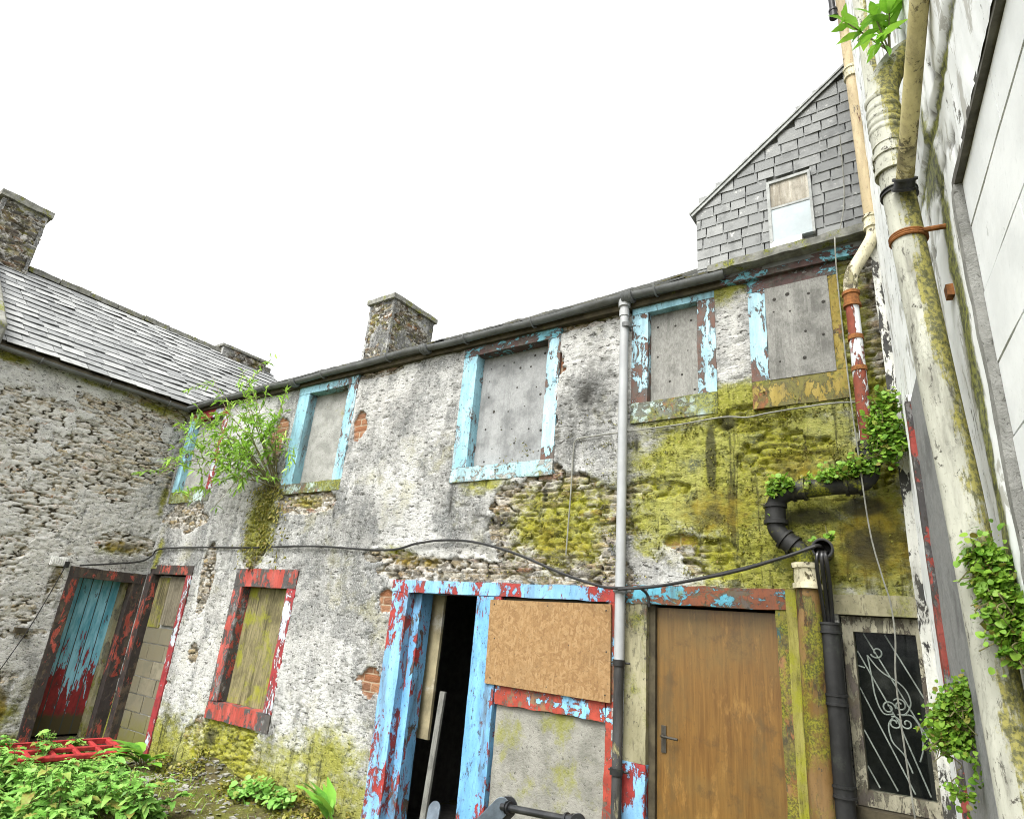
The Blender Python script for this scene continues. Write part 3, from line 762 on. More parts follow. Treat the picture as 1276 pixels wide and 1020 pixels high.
def wing_fn(u, z):
    ex = ell(u, z, [(3.45, 3.55, .65, .6, .8), (2.8, 3.4, .6, .6, .3), (2.9, 2.75, .5, .25, .3), (3.9, 2.35, .35, .12, 1.2), (3.25, 1.75, .06, .25, .9), (2.5, 2.0, .4, .2, .2), (3.9, 4.2, .5, .2, 1.0), (2.4, 1.1, .5, .3, .15)])
    n = fbm(u * 3.0, z * 4.2, seed=111, oct=5, gain=.62)
    ex = sstep(.02, .12, ex + 1.7 * (n - .5) - .6 * ell(u, z, [(4.1, 2.85, .22, .38, 1.2)]).clip(0))
    sr, se, tl = stones(u, z, .24, .043, 33)
    h_st = -.022 + sstep(.03, .14, se) * .015 + (sr - .5) * .007 + tl * .008 + (fbm(u * 26, z * 40, seed=48, oct=3) - .5) * .014
    h = plaster(u, z, 140) * (1 - ex) + h_st * ex
    alg = ell(u, z, [(2.0, 4.3, .3, .08, 1), (3.9, 4.25, .5, .1, .7), (4.2, .3, .2, .6, .8), (3.0, 4.3, .8, .06, .6), (4.25, 3.0, .1, .5, .5), (2.9, .3, .6, .3, .8), (3.9, 2.25, .5, .12, .5)])
    alg = np.maximum(alg, .7 - z * 1.9)
    och = ell(u, z, [(2.95, .35, .22, .28, 2.0), (3.5, 3.3, .8, .7, .36), (3.9, 2.3, .4, .12, .8), (3.25, 1.8, .1, .3, .6)])
    soot = ell(u, z, [(2.0, 3.6, .3, .5, .3), (4.25, 3.2, .08, .6, .7), (3.9, 2.1, .5, .1, .6)])
    lime = ell(u, z, [(2.2, 2.4, 1.3, 1.9, 1.2), (3.2, 2.4, 1.0, 1.0, 1.2), (4.05, 2.85, .3, .5, .9), (3.3, 3.6, 1.1, .9, .42)])
    br = u * 0
    return h, (ex, sr, se, br), (np.clip(alg, 0, 1.2), np.clip(soot, 0, 1), np.clip(lime, 0, 1), np.clip(och, 0, 1))

# ------------------------------------------------------------------ ground
def build_ground():
    a = np.concatenate([-np.geomspace(300, 12, 14), np.arange(-9.4, -1.0, .035), np.arange(-.95, 3.0, .1), np.geomspace(3.2, 300, 14)])
    b = np.concatenate([-np.geomspace(300, 2, 14), np.arange(-1.8, 1.9, .1), np.arange(1.95, 4.6, .035), np.arange(4.7, 6.0, .1), np.geomspace(6.2, 300, 14)])
    X, Y = np.meshgrid(a, b, indexing='ij')
    Z = (fbm(X * 1.1, Y * 1.1, seed=5, oct=3) - .5) * .10 + (fbm(X * 5, Y * 5, seed=6, oct=4, gain=.6) - .5) * .09 - .02
    Z += .20 * np.exp(-((X + 6.65) / .5) ** 2 - ((Y - 4.3) / .22) ** 2) + .12 * np.exp(-((X + 5.2) / .8) ** 2 - ((Y - 4.4) / .25) ** 2)
    Z -= .08 * np.exp(-((X + 8.7) / .8) ** 2 - ((Y - 3.9) / .5) ** 2)
    far = np.hypot(X + 4, Y - 2) > 14
    Z = np.where(far, -.03, Z)
    n, m = X.shape
    I = np.arange(n * m).reshape(n, m)
    q = np.stack([I[:-1, :-1], I[1:, :-1], I[1:, 1:], I[:-1, 1:]], -1).reshape(-1, 4)
    mb = MB(); mb.add(np.stack([X, Y, Z], -1).reshape(-1, 3), q.tolist())
    o = mb.build('ground', M['ground'], weld=False, angle=180)
    o['kind'] = 'structure'; o['label'] = 'mossy dark soil of the overgrown back yard'
build_ground()

# ------------------------------------------------------------------ main house
house = thing('derelict_house', (-4.6, 4.3, 0), 'long derelict two-storey house of peeling grey render with boarded windows and blue and red surrounds', 'house')
HOLES = [(-9.0, -8.05, 2.98, 4.28), (-6.44, -5.43, 2.99, 4.29), (-3.79, -2.73, 2.95, 4.30), (-1.98, -1.33, 3.32, 4.31), (-1.03, -.48, 3.31, 4.27),
         (-9.02, -8.0, -.2, 2.07), (-6.93, -5.86, .56, 2.05), (-4.32, -3.12, -.2, 2.0), (-3.12, -2.10, -.2, 1.95), (-1.99, -.88, -.2, 2.02), (-.64, -.21, .9, 1.99)]
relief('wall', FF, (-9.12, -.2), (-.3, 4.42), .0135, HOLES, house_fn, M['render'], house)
def ring4(x0, x1, z0, z1): return [(x0, z0), (x1, z0), (x1, z1), (x0, z1)]
mb = MB()                                                          # rear and end walls, floors: closes the inside
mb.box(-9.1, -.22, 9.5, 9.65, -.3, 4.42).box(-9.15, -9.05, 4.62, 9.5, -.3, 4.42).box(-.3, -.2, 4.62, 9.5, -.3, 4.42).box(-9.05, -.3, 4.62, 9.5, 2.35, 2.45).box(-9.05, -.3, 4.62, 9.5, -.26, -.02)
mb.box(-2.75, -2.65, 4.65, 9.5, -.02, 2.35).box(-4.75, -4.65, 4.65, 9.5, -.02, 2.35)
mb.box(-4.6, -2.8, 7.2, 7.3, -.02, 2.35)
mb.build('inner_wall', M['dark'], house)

def surround(win, x0, x1, z0, z1, a0, a1, b0, b1, mats, front=.014, deep=-.13, res=.045, amp=.004, seed=1, sill=None, edge=.006):
    """four bands round an opening butted end to end: outer x0..x1,z0..z1, clear a0..a1,b0..b1; mats (left,right,head,sill)"""
    MB().slab(FF, ring4(x0, a0, b0, b1), deep, front, res, amp, seed=seed, edge=edge).build('jamb', mats[0], win)
    MB().slab(FF, ring4(a1, x1, b0, b1), deep, front, res, amp, seed=seed + 1, edge=edge).build('jamb', mats[1], win)
    MB().slab(FF, ring4(x0, x1, b1 + .002, z1), deep, front + .003, res, amp, seed=seed + 2, edge=edge).build('lintel', mats[2], win)
    MB().slab(FF, ring4(x0, x1, z0, b0 - .002), deep, (sill if sill is not None else front + .004), res, amp, seed=seed + 3, edge=edge).build('sill', mats[3], win)

def bolts(mb, F, pts, out, rad=.011):
    for (u, z) in pts:
        k = 8; r = rad * (.6 + .8 * float(_h(np.array(u * 997), np.array(z * 991), np.array(0.0), 3)))
        vs = [F.p(u, z, out + .004)] + [F.p(u + r * math.cos(2 * math.pi * i / k), z + r * math.sin(2 * math.pi * i / k), out + .0015) for i in range(k)]
        mb.add(vs, [(0, 1 + i, 1 + (i + 1) % k) for i in range(k)], 1)

def part_label(o, t): o['label'] = t; return o

# upper windows, left to right
win = thing('window', (-8.5, 4.3, 2.96), '', '')
def sub(name, loc, label=None):
    o = bpy.data.objects.new(name, None); o.empty_display_size = .1; COL.objects.link(o); o.parent = house
    o.location = Vector(loc) - house.location
    if label: o['label'] = label
    return o
bpy.data.objects.remove(win)
w0 = sub('window', (-8.5, 4.3, 2.96), 'blocked window behind the bush with a pale blue jamb')
surround(w0, -9.04, -8.02, 2.96, 4.31, -8.9, -8.14, 3.12, 4.18, (M['blue_upper'], M['red_white'], M['red_white'], M['sill_worn']), seed=3)
MB().slab(FF, ring4(-8.9, -8.14, 3.12, 4.18), -.13, -.07, .03, .012, seed=31).build('infill', M['infill_grey'], w0)

w1 = sub('window', (-5.93, 4.3, 2.96), 'window filled with rough cement in a pale blue surround')
surround(w1, -6.48, -5.40, 2.95, 4.33, -6.27, -5.55, 3.07, 4.20, (M['blue_upper'], M['blue_upper'], M['blue_upper'], M['sill_worn']), seed=7, deep=-.14)
MB().slab(FF, ring4(-6.27, -5.55, 3.07, 4.20), -.14, -.10, .03, .004, seed=33).build('infill', M['infill_grey'], w1)

w2 = sub('window', (-3.27, 4.3, 2.93), 'wide window boarded with bolted grey plywood')
surround(w2, -3.82, -2.70, 2.92, 4.34, -3.65, -2.83, 3.06, 4.20, (M['blue_upper'], M['blue_flaky'], M['blue_head'], M['sill_blue']), seed=12, deep=-.13)
mb = MB().slab(FF, ring4(-3.66, -2.82, 3.06, 4.2), -.13, -.10, .1, .003, seed=35)
pts = [(-3.55, 4.08), (-3.4, 4.09), (-3.28, 4.1), (-3.04, 4.13), (-2.93, 4.13), (-3.56, 3.95), (-3.2, 4.03), (-3.08, 4.02), (-3.55, 3.78), (-3.22, 3.83), (-3.0, 3.8), (-3.47, 3.62), (-3.3, 3.6), (-3.12, 3.63), (-2.95, 3.72), (-3.55, 3.45), (-3.24, 3.42), (-3.05, 3.4), (-2.92, 3.37), (-3.45, 3.25), (-3.2, 3.28), (-3.02, 3.2), (-2.93, 3.18), (-3.53, 3.13), (-3.1, 3.14)]
bolts(mb, FF, pts, -.10)
mb.build('board', [M['grey_ply'], M['hole']], w2)

w3 = sub('window', (-1.65, 4.3, 3.3), 'narrow boarded window with flaking blue surround beside the downpipe')
surround(w3, -2.0, -1.31, 3.28, 4.35, -1.86, -1.45, 3.45, 4.24, (M['blue_flaky'], M['blue_flaky'], M['blue_upper'], M['sill_worn']), seed=17, deep=-.09)
mb = MB().slab(FF, ring4(-1.86, -1.45, 3.45, 4.24), -.09, -.055, .1, .002, seed=36)
bolts(mb, FF, [(-1.8, 4.12), (-1.65, 4.1), (-1.52, 4.12), (-1.8, 3.85), (-1.55, 3.86), (-1.7, 3.62), (-1.6, 3.66), (-1.5, 3.52)], -.055, .008)
mb.build('board', [M['wood_ply'], M['hole']], w3)

w4 = sub('window', (-.75, 4.3, 3.3), 'boarded window in an ochre surround at the far right')
surround(w4, -1.06, -.45, 3.27, 4.30, -.94, -.515, 3.48, 4.20, (M['blue_flaky'], M['ochre_band'], M['blue_head'], M['ochre_band']), seed=22, deep=-.08, amp=.006)
mb = MB().slab(FF, ring4(-.935, -.512, 3.47, 4.205), -.075, .022, .1, .002, seed=37)
bolts(mb, FF, [(-.87, 4.1), (-.78, 4.12), (-.64, 4.09), (-.55, 4.0), (-.88, 4.0), (-.77, 3.98), (-.68, 3.8), (-.57, 3.75), (-.7, 3.6), (-.86, 3.6)], .022, .011)
mb.build('board', [M['wood_ply'], M['hole']], w4)

# lower openings, left to right
d0 = sub('doorway', (-8.5, 4.3, 0), 'narrow doorway blocked with concrete blocks beside the corner')
MB().slab(FF, ring4(-8.07, -7.95, .0, 2.0), -.13, .016, .05, .006, seed=41, edge=.01).build('jamb', M['red_white'], d0)
MB().slab(FF, ring4(-9.0, -7.95, 2.003, 2.12), -.13, .012, .05, .006, seed=42).build('lintel', M['dark_frame'], d0)
MB().slab(FF, ring4(-9.06, -8.93, -.1, 2.0), -.13, .02, .05, .006, seed=43).build('jamb', M['dark_frame'], d0)
mb = MB()
z = -.05
rowi = 0
while z < 1.3:
    offs = -.2 * (rowi % 2)
    for k in range(4):
        a = max(-8.93, -8.93 + offs + k * .40); b = min(-8.07, -8.93 + offs + k * .40 + .388)
        if b - a > .06: mb.slab(FF, ring4(a, b, z, z + .188), -.14, -.085 + RNG.uniform(-.004, .004), .1, .004, seed=44 + k)
    z += .2; rowi += 1
mb.build('block_infill', M['block'], d0)
MB().slab(FF, ring4(-8.93, -8.07, -.05, 1.99), -.16, -.095, .2, .003, seed=48).build('mortar', M['infill_grey'], d0)
MB().slab(FF, ring4(-8.91, -8.62, 1.34, 1.97), -.1, -.075, .1, .003, seed=49).build('upper_board', M['moss_ply'], d0)
MB().slab(FF, ring4(-8.58, -8.09, 1.38, 1.98), -.1, -.06, .1, .003, seed=50).build('upper_board', M['dark_ply'], d0)

w5 = sub('window', (-6.4, 4.3, .53), 'low window with mossy board in a red surround')
surround(w5, -6.97, -5.82, .52, 2.10, -6.80, -5.96, .69, 1.9, (M['red_frame'], M['red_white'], M['red_frame'], M['red_frame']), seed=52, deep=-.15, amp=.006, edge=.01)
mb = MB().slab(FF, ring4(-6.80, -5.96, .69, 1.9), -.16, -.10, .08, .005, seed=57)
mb.build('board', M['moss_ply'], w5)

d1 = sub('doorway', (-3.75, 4.3, 0), 'open doorway with flaking bright blue frame')
MB().slab(FF, ring4(-4.36, -4.16, -.1, 1.92), -.10, .018, .045, .005, seed=60, edge=.008).build('jamb', M['blue_red'], d1)
MB().slab(FF, ring4(-4.16, -4.07, -.1, 1.925), -.22, -.07, .05, .004, seed=61).build('door_lining', M['blue_door'], d1)
MB().slab(FF, ring4(-3.36, -3.11, -.1, 1.92), -.16, .022, .045, .004, seed=62, edge=.006).build('jamb', M['blue_door'], d1)
MB().slab(FF, ring4(-4.38, -2.10, 1.925, 2.03), -.16, .014, .045, .006, seed=63, edge=.01).build('lintel', M['blue_red'], d1)
MB().slab(FF, ring4(-4.34, -3.2, -.2, -.03), -.35, .03, .06, .006, seed=64).build('threshold', M['sooty'], d1)

w6 = sub('window', (-2.6, 4.3, .5), 'window opening covered with orange strand board above a grey panel')
OSB_ = MB().slab(FF, [(-3.19, 1.265), (-2.10, 1.255), (-2.115, 1.905), (-3.205, 1.895)], .022, .04, .3, .0, seed=65)
bolts(OSB_, FF, [(-3.14, 1.31), (-3.13, 1.6), (-3.16, 1.86), (-2.65, 1.87), (-2.15, 1.86), (-2.14, 1.58), (-2.14, 1.30), (-2.62, 1.30), (-2.45, 1.6)], .040, .006)
OSB_.build('strand_board', [M['osb'], M['hole']], w6)
MB().slab(FF, ring4(-3.10, -2.15, 1.13, 1.262), -.1, .016, .035, .006, seed=66, edge=.012).build('sill', M['band'], w6)
MB().slab(FF, ring4(-3.09, -2.15, -.1, 1.125), -.1, -.012, .04, .005, seed=67, edge=.004).build('panel', M['panel_grey'], w6)
MB().slab(FF, ring4(-2.148, -2.08, -.1, 1.92), -.1, .012, .045, .007, seed=68, edge=.01).build('jamb', M['band'], w6)
MB().slab(FF, ring4(-3.10, -2.15, 1.265, 1.92), -.1, -.03, .1, .003, seed=69).build('backing', M['sooty'], w6)

d2 = sub('door', (-1.4, 4.3, 0), 'worn brown plywood door')
MB().slab(FF, ring4(-2.01, -1.85, .92, 1.92), -.12, .014, .045, .005, seed=70).build('jamb', M['cream_post'], d2)
MB().slab(FF, ring4(-2.01, -1.85, -.2, .917), -.12, .020, .045, .005, seed=71, edge=.01).build('jamb', M['blue_red'], d2)
MB().slab(FF, ring4(-.99, -.86, -.2, 1.92), -.12, .016, .045, .008, seed=72, edge=.01).build('jamb', M['rust_post'], d2)
MB().slab(FF, ring4(-2.02, -.86, 1.923, 2.05), -.12, .020, .045, .008, seed=73, edge=.01).build('lintel', M['lintel_rust'], d2)
leaf_ = MB().slab(FF, ring4(-1.80, -.995, -.12, 1.905), -.11, -.06, .2, .0015, seed=74).build('door_leaf', M['door_brown'], d2)
MB().slab(FF, ring4(-1.848, -1.803, -.15, 1.92), -.12, -.03, .1, .002, seed=75).build('door_stop', M['sooty'], d2)
hb = MB()
hb.slab(FF, ring4(-1.768, -1.735, 1.0, 1.16), -.06, -.052, .2, 0)
hb.tube([FF.p(-1.75, 1.10, -.06), FF.p(-1.75, 1.10, -.012), FF.p(-1.735, 1.10, -.004), FF.p(-1.64, 1.095, -.006)], .008, 10)
ho = hb.build('handle', M['old_steel'], d2)
w7 = sub('window', (-.42, 4.3, .9), 'dark window with curled iron grille behind dusty glass')
MB().slab(FF, ring4(-.66, -.205, 1.915, 2.03), -.15, .014, .045, .005, seed=80).build('lintel', M['cream_post'], w7)
mb = MB()
mb.slab(FF, ring4(-.632, -.575, .93, 1.91), -.11, -.03, .06, .002, seed=81).slab(FF, ring4(-.262, -.212, .93, 1.91), -.11, -.03, .06, .002, seed=82)
mb.slab(FF, ring4(-.575, -.262, 1.825, 1.91), -.11, -.034, .06, .002, seed=83).slab(FF, ring4(-.575, -.262, .93, 1.005), -.11, -.034, .06, .002, seed=84)
mb.build('sash_frame', M['frame_old'], w7)
MB().slab(FF, ring4(-.66, -.205, .85, .925), -.15, .03, .06, .004, seed=85).build('sill', M['sooty'], w7)
mb = MB(); mb.add([FF.p(u, z, -.075) for u, z in ring4(-.58, -.258, 1.0, 1.83)], [(0, 1, 2, 3)]); mb.build('pane', M['glass'], w7, smooth=False)
mb = MB()
def bar(p, q): mb.tube([FF.p(*p, -.098), FF.p(*q, -.098)], .0042, 6)
for (p, q) in [((-.57, 1.72), (-.40, 1.36)), ((-.40, 1.36), (-.29, 1.02)), ((-.53, 1.82), (-.27, 1.30)), ((-.42, 1.82), (-.265, 1.50)), ((-.575, 1.52), (-.36, 1.02)), ((-.575, 1.30), (-.44, 1.02)), ((-.575, 1.12), (-.525, 1.02)), ((-.575, 1.64), (-.54, 1.63))]: bar(p, q)
def scroll(cx, cz, r, a0, turns, sx=1):
    t = np.linspace(0, 1, 26); a = a0 + turns * 2 * math.pi * t
    rr_ = r * (1 - .72 * t)
    mb.tube(FF.p(cx + sx * rr_ * np.cos(a), cz + rr_ * np.sin(a), -.092), .0045, 6)
for (cx, cz, r, a0, t, sx) in [(-.44, 1.43, .035, 0, 1.3, 1), (-.385, 1.45, .035, 2.5, -1.3, 1), (-.42, 1.355, .035, 1.2, 1.3, -1), (-.36, 1.36, .03, .6, -1.2, -1), (-.47, 1.72, .035, 3.5, 1.1, 1)]: scroll(cx, cz, r, a0, t, sx)
def arc(pts): mb.tube(FF.p(*np.array(spline([(a, b, 0) for a, b in pts], 6))[:, :2].T, -.094), .0042, 6)
arc([(-.52, 1.70), (-.46, 1.62), (-.36, 1.55), (-.33, 1.47), (-.36, 1.41), (-.40, 1.40)])
arc([(-.52, 1.70), (-.51, 1.6), (-.50, 1.48), (-.47, 1.40), (-.42, 1.40)])
arc([(-.38, 1.40), (-.33, 1.40), (-.295, 1.33), (-.30, 1.24), (-.32, 1.18)])
arc([(-.42, 1.39), (-.45, 1.34), (-.44, 1.26), (-.39, 1.20), (-.36, 1.12)])
mb.build('grille', M['iron_grille'], w7)

# ------------------------------------------------------------------ slates
def slates(name, mat, parent, c00, c10, c11, c01, gauge, width, th=.009, seed=1, clip=None, jit=1.0, miss=.0, lap=1.35, hole=None):
    """overlapping slates on the quad c00-c10 (eave), c01-c11 (top); each lies on the one below"""
    rg = np.random.default_rng(seed)
    c00, c10, c11, c01 = [np.array(c, float) for c in (c00, c10, c11, c01)]
    def P(a, b): return (1 - a) * (1 - b) * c00 + a * (1 - b) * c10 + a * b * c11 + (1 - a) * b * c01
    ul = np.linalg.norm(c10 - c00); vl = np.linalg.norm(c01 - c00)
    nrm = np.cross(c10 - c00, c01 - c00); nrm /= np.linalg.norm(nrm)
    mb = MB()
    nr = int(vl / gauge)
    for r_ in range(nr):
        off = -width * rg.uniform(.35, .65) * (r_ % 2) - rg.uniform(0, .05)
        x = off
        while x < ul:
            wd = width * rg.uniform(.72, 1.3)
            if rg.random() < miss: x += wd; continue
            spans = [(x + .0045, x + wd - .0045)]
            if hole is not None and r_ * gauge < hole[3] - .3 * gauge and (r_ + 1) * gauge > hole[2] + .3 * gauge:
                spans = [q for q in ((spans[0][0], min(spans[0][1], hole[0])), (max(spans[0][0], hole[1]), spans[0][1])) if q[1] - q[0] > .012]
            for (sa, sb) in spans:
                a0, a1 = max(0, sa / ul), min(1, sb / ul)
                if a1 - a0 < .01 / ul: continue
                v0 = r_ * gauge + rg.normal(0, .006 * jit); v1 = min(vl, r_ * gauge + gauge * lap)
                b0, b1 = max(0, v0) / vl, v1 / vl
                if clip is not None and clip(P((a0 + a1) / 2, (b0 + (r_ + 1) * gauge / vl) / 2)) is False: continue
                l0 = th * 2.0 + rg.uniform(0, .005) * jit; l1 = th * .3
                tw = rg.normal(0, .004) * jit
                ch = rg.uniform(0, .012) * jit
                q = [P(a0, b0 + ch / vl * rg.random()) + nrm * l0, P(a1, b0 + ch / vl * rg.random()) + nrm * (l0 + abs(tw)), P(a1, b1) + nrm * l1, P(a0, b1) + nrm * l1]
                mb.hexa([p - nrm * th for p in q] + q)
            x += wd
    return mb.build(name, mat, parent, smooth=False, weld=False)

# main roof: eave to ridge, the ridge sags to the left
EY, EZ = 4.215, 4.405
RY = 6.97
def main_ridge(x): return 1.65 + (.6585 if x < -4 else .6585 + .017 * min(1, (x + 4) / 2.6)) * RY
for (xa, xb, sd_) in ((-9.12, -4.0, 3), (-4.0, -1.4, 4), (-1.4, -.22, 5)):
    slates('roof', M['slate_m'], house, (xa, EY, EZ), (xb, EY, EZ), (xb, RY, main_ridge(xb)), (xa, RY, main_ridge(xa)), .2, .28, seed=sd_, jit=1.4)
mb = MB()
xs = [-9.12, -4.0, -1.4, -.22]
for a, b in zip(xs[:-1], xs[1:]):
    mb.hexa([(a, EY + .03, EZ - .05), (b, EY + .03, EZ - .05), (b, RY, main_ridge(b) - .06), (a, RY, main_ridge(a) - .06), (a, EY + .03, EZ - .008), (b, EY + .03, EZ - .008), (b, RY, main_ridge(b) - .012), (a, RY, main_ridge(a) - .012)])
    mb.hexa([(a, RY, main_ridge(a) - .06), (b, RY, main_ridge(b) - .06), (b, 9.7, 4.4), (a, 9.7, 4.4), (a, RY, main_ridge(a)), (b, RY, main_ridge(b)), (b, 9.7, 4.46), (a, 9.7, 4.46)])
mb.build('roof_deck', M['verge'], house)
mb = MB()
for (xa, xb) in ((-9.1, -1.25),):
    mb.slab(FF, ring4(xa, xb, 4.30, 4.40), -.02, .05, .12, .004)
mb.build('fascia', M['sooty'], house)
# cracked mossy slab of the eave right of the gutter
mb = MB()
mb.slab(FF, [(-1.32, 4.385), (-.2, 4.405), (-.2, 4.47), (-1.32, 4.45)], -.1, .15, .05, .014, seed=90)
mb.build('eave_slab', M['ridge'], house)
MB().slab(FF, ring4(-1.25, -.2, 4.30, 4.38), -.02, .055, .06, .01, seed=91).build('fascia', M['blue_head'], house)

def gutter(path_fn, t0, t1, n, r, name, parent, mat, side, seg=9):
    mb = MB()
    vs = []; fs = []
    for i in range(n + 1):
        p = np.array(path_fn(t0 + (t1 - t0) * i / n), float)
        for rad in (r, r - .006):
            for k in range(seg + 1):
                an = math.pi * k / seg
                vs.append(p + side * (-rad * math.cos(an)) + np.array((0, 0, -rad * math.sin(an))))
    m = 2 * (seg + 1)
    for i in range(n):
        for k in range(seg):
            a = i * m + k; b = (i + 1) * m + k
            fs.append((a, b, b + 1, a + 1))
            a += seg + 1; b += seg + 1
            fs.append((a, a + 1, b + 1, b))
        for k in (0, seg):
            fs.append((i * m + k, i * m + k + seg + 1, (i + 1) * m + k + seg + 1, (i + 1) * m + k))
    mb.add(vs, fs)
    return mb.build(name, mat, parent)
gy = FY - .10
gfn = lambda t: (t, gy, 4.385 + .008 * math.sin(t * 2.3) + .006 * math.sin(t * 5.1))
g_ = gutter(gfn, -9.02, -1.2, 60, .045, 'gutter', house, M['gutter'], np.array((0, 1.0, 0)))
for x in (-8.3, -7.1, -5.95, -4.85, -3.75, -2.95, -1.75):
    mb = MB()
    p = np.array(gfn(x))
    an = np.linspace(-.15, math.pi + .15, 12)
    mb.tube(np.stack([np.full(12, x), p[1] - .064 * np.cos(an), p[2] - .064 * np.sin(an)], -1), .007, 6)
    mb.tube([(x, p[1] + .06, p[2]), (x, FY + .02, p[2] + .01)], .008, 6)
    mb.build('gutter_bracket', M['gutter'], house)
for x in (-6.5, -4.3, -2.0):                                              # union collars
    mb = MB(); p = np.array(gfn(x)); an = np.linspace(0, math.pi, 12)
    for dx in (-.03, 0, .03): mb.tube(np.stack([np.full(12, x + dx), p[1] - .062 * np.cos(an), p[2] - .062 * np.sin(an)], -1), .018, 6)
    mb.build('gutter_joint', M['gutter'], house)

def chimney(name, parent, x0, x1, y0, y1, z0, z1, cap_h, proud, seed, label=None):
    """rubble stack with real stone relief on each face, and a cap slab"""
    root = bpy.data.objects.new(name, None); COL.objects.link(root); root.parent = parent
    root.location = Vector(((x0 + x1) / 2, (y0 + y1) / 2, z0)) - world_loc(parent)
    if label: root['label'] = label
    def fn(u, z):
        sr, se, tl = stones(u + seed, z, .2, .07, seed)
        h = -.02 + sstep(.02, .25, se) * .022 + (sr - .5) * .016 + (fbm(u * 24, z * 30, seed=seed, oct=3) - .5) * .012
        ex = sstep(.42, .5, fbm(u * 3 + seed, z * 3, seed=seed + 4, oct=4))
        h = h * ex + (1 - ex) * (plaster(u, z, seed + 9) * .5)
        o = u * 0
        return h, (ex, sr, se, o), (o + .28, o + .58, o, o + .30)
    k = 0
    for (o, u, n, ln) in (((x0, y0, 0), (1, 0, 0), (0, -1, 0), x1 - x0), ((x1, y0, 0), (0, 1, 0), (1, 0, 0), y1 - y0), ((x1, y1, 0), (-1, 0, 0), (0, 1, 0), x1 - x0), ((x0, y1, 0), (0, -1, 0), (-1, 0, 0), y1 - y0)):
        relief('stack_face', Frame(o, u, n), (0, ln), (z0, z1 - cap_h), .02, [], fn, M['stack'], root, depth=.05)
    mb = MB()
    F_ = Frame((0, (y0 + y1) / 2, 0), (1, 0, 0), (0, -1, 0))
    hy = (y1 - y0) / 2 + proud
    mb.slab(F_, ring4(x0 - proud, x1 + proud, z1 - cap_h, z1), -hy, hy, .06, .014, seed=seed + 2)
    mb.build('cap', M['ridge'], root)
    return root
chimney('chimney', house, -8.28, -7.66, 6.55, 7.6, 5.4, 7.17, .09, .05, 61)

# ------------------------------------------------------------------ side wing
wing = thing('side_wing', (-9.12, 3.0, 0), 'lower side wing of bare rubble stone with pale slate roof and red-framed doorway', 'house')
WH = [(3.39, 4.27, -.2, 1.95)]
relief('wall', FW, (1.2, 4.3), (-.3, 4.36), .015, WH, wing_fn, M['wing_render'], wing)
mb = MB(); mb.box(-14.2, -14.05, 1.3, 6.8, -.3, 4.3).box(-14.05, -9.45, 1.2, 1.3, -.3, 4.3).box(-14.05, -9.2, 6.7, 6.85, -.3, 4.3).box(-14.05, -9.45, 1.3, 6.7, 2.3, 2.4).box(-14.05, -9.45, 1.3, 6.7, -.28, -.02)
mb.box(-9.43, -9.2, 4.4, 6.7, -.3, 4.3)
mb.build('inner_wall', M['dark'], wing)
RX, RZ = -11.5, 6.42
slates('roof', M['slate_l'], wing, (-8.98, 1.6, 4.40), (-8.98, 4.33, 4.40), (RX, 4.33, RZ), (RX, 1.6, RZ), .19, .30, th=.007, seed=9, jit=2.0, miss=.004)
slates('roof', M['slate_l'], wing, (-9.10, 4.33, 4.50), (-9.10, 6.8, 4.50), (RX, 6.8, RZ), (RX, 4.33, RZ), .19, .30, th=.007, seed=10, jit=2.0)
mb = MB()
mb.hexa([(-9.0, 1.6, 4.31), (-9.0, 6.8, 4.31), (RX, 6.8, RZ - .09), (RX, 1.6, RZ - .09), (-9.0, 1.6, 4.375), (-9.0, 6.8, 4.375), (RX, 6.8, RZ - .015), (RX, 1.6, RZ - .015)])
mb.hexa([(RX, 1.6, RZ - .09), (RX, 6.8, RZ - .09), (-14.2, 6.8, 4.3), (-14.2, 1.6, 4.3), (RX, 1.6, RZ - .015), (RX, 6.8, RZ - .015), (-14.2, 6.8, 4.37), (-14.2, 1.6, 4.37)])
mb.build('roof_deck', M['sooty'], wing)
mb = MB()
Fridge = Frame((RX, 0, 0), (0, 1, 0), (1, 0, 0))
y = 1.9
while y < 6.7:
    mb.slab(Fridge, ring4(y, min(6.75, y + .44), RZ - .05, RZ + .035 + RNG.uniform(-.012, .012)), -.09, .09, .08, .012, seed=int(y * 10)); y += .45
mb.build('ridge', M['ridge'], wing)
mb = MB()
mb.hexa([(-8.95, 1.2, 4.30), (-8.95, 1.86, 4.30), (RX, 1.86, RZ - .1), (RX, 1.2, RZ - .1), (-8.95, 1.2, 4.62), (-8.95, 1.86, 4.62), (RX, 1.86, RZ + .22), (RX, 1.2, RZ + .22)])
mb.build('skew', M['ridge'], wing, bevel=.03)
gx = -9.02
gutter(lambda t: (gx, t, 4.355 + .004 * math.sin(t * 4)), 1.2, 4.22, 20, .046, 'gutter', wing, M['gutter'], np.array((-1.0, 0, 0)))
for y in (1.5, 2.3, 3.1, 3.9):
    mb = MB(); an = np.linspace(-.15, math.pi + .15, 12)
    mb.tube(np.stack([gx + .064 * np.cos(an), np.full(12, y), 4.357 - .064 * np.sin(an)], -1), .007, 6)
    mb.build('gutter_bracket', M['gutter'], wing)
chimney('chimney', wing, -11.85, -11.22, 1.70, 2.30, 5.5, 7.36, .10, .05, 71, 'taller chimney at the near end of the ridge')
chimney('chimney', wing, -11.8, -11.3, 5.6, 6.55, 5.6, 6.53, .05, .03, 75, 'low crumbling stack at the far end of the ridge')
dw = bpy.data.objects.new('doorway', None); COL.objects.link(dw); dw.parent = wing; dw.location = Vector((-9.12, 3.8, 0)) - wing.location
dw['label'] = 'doorway with red frame and blue door peeling to red'
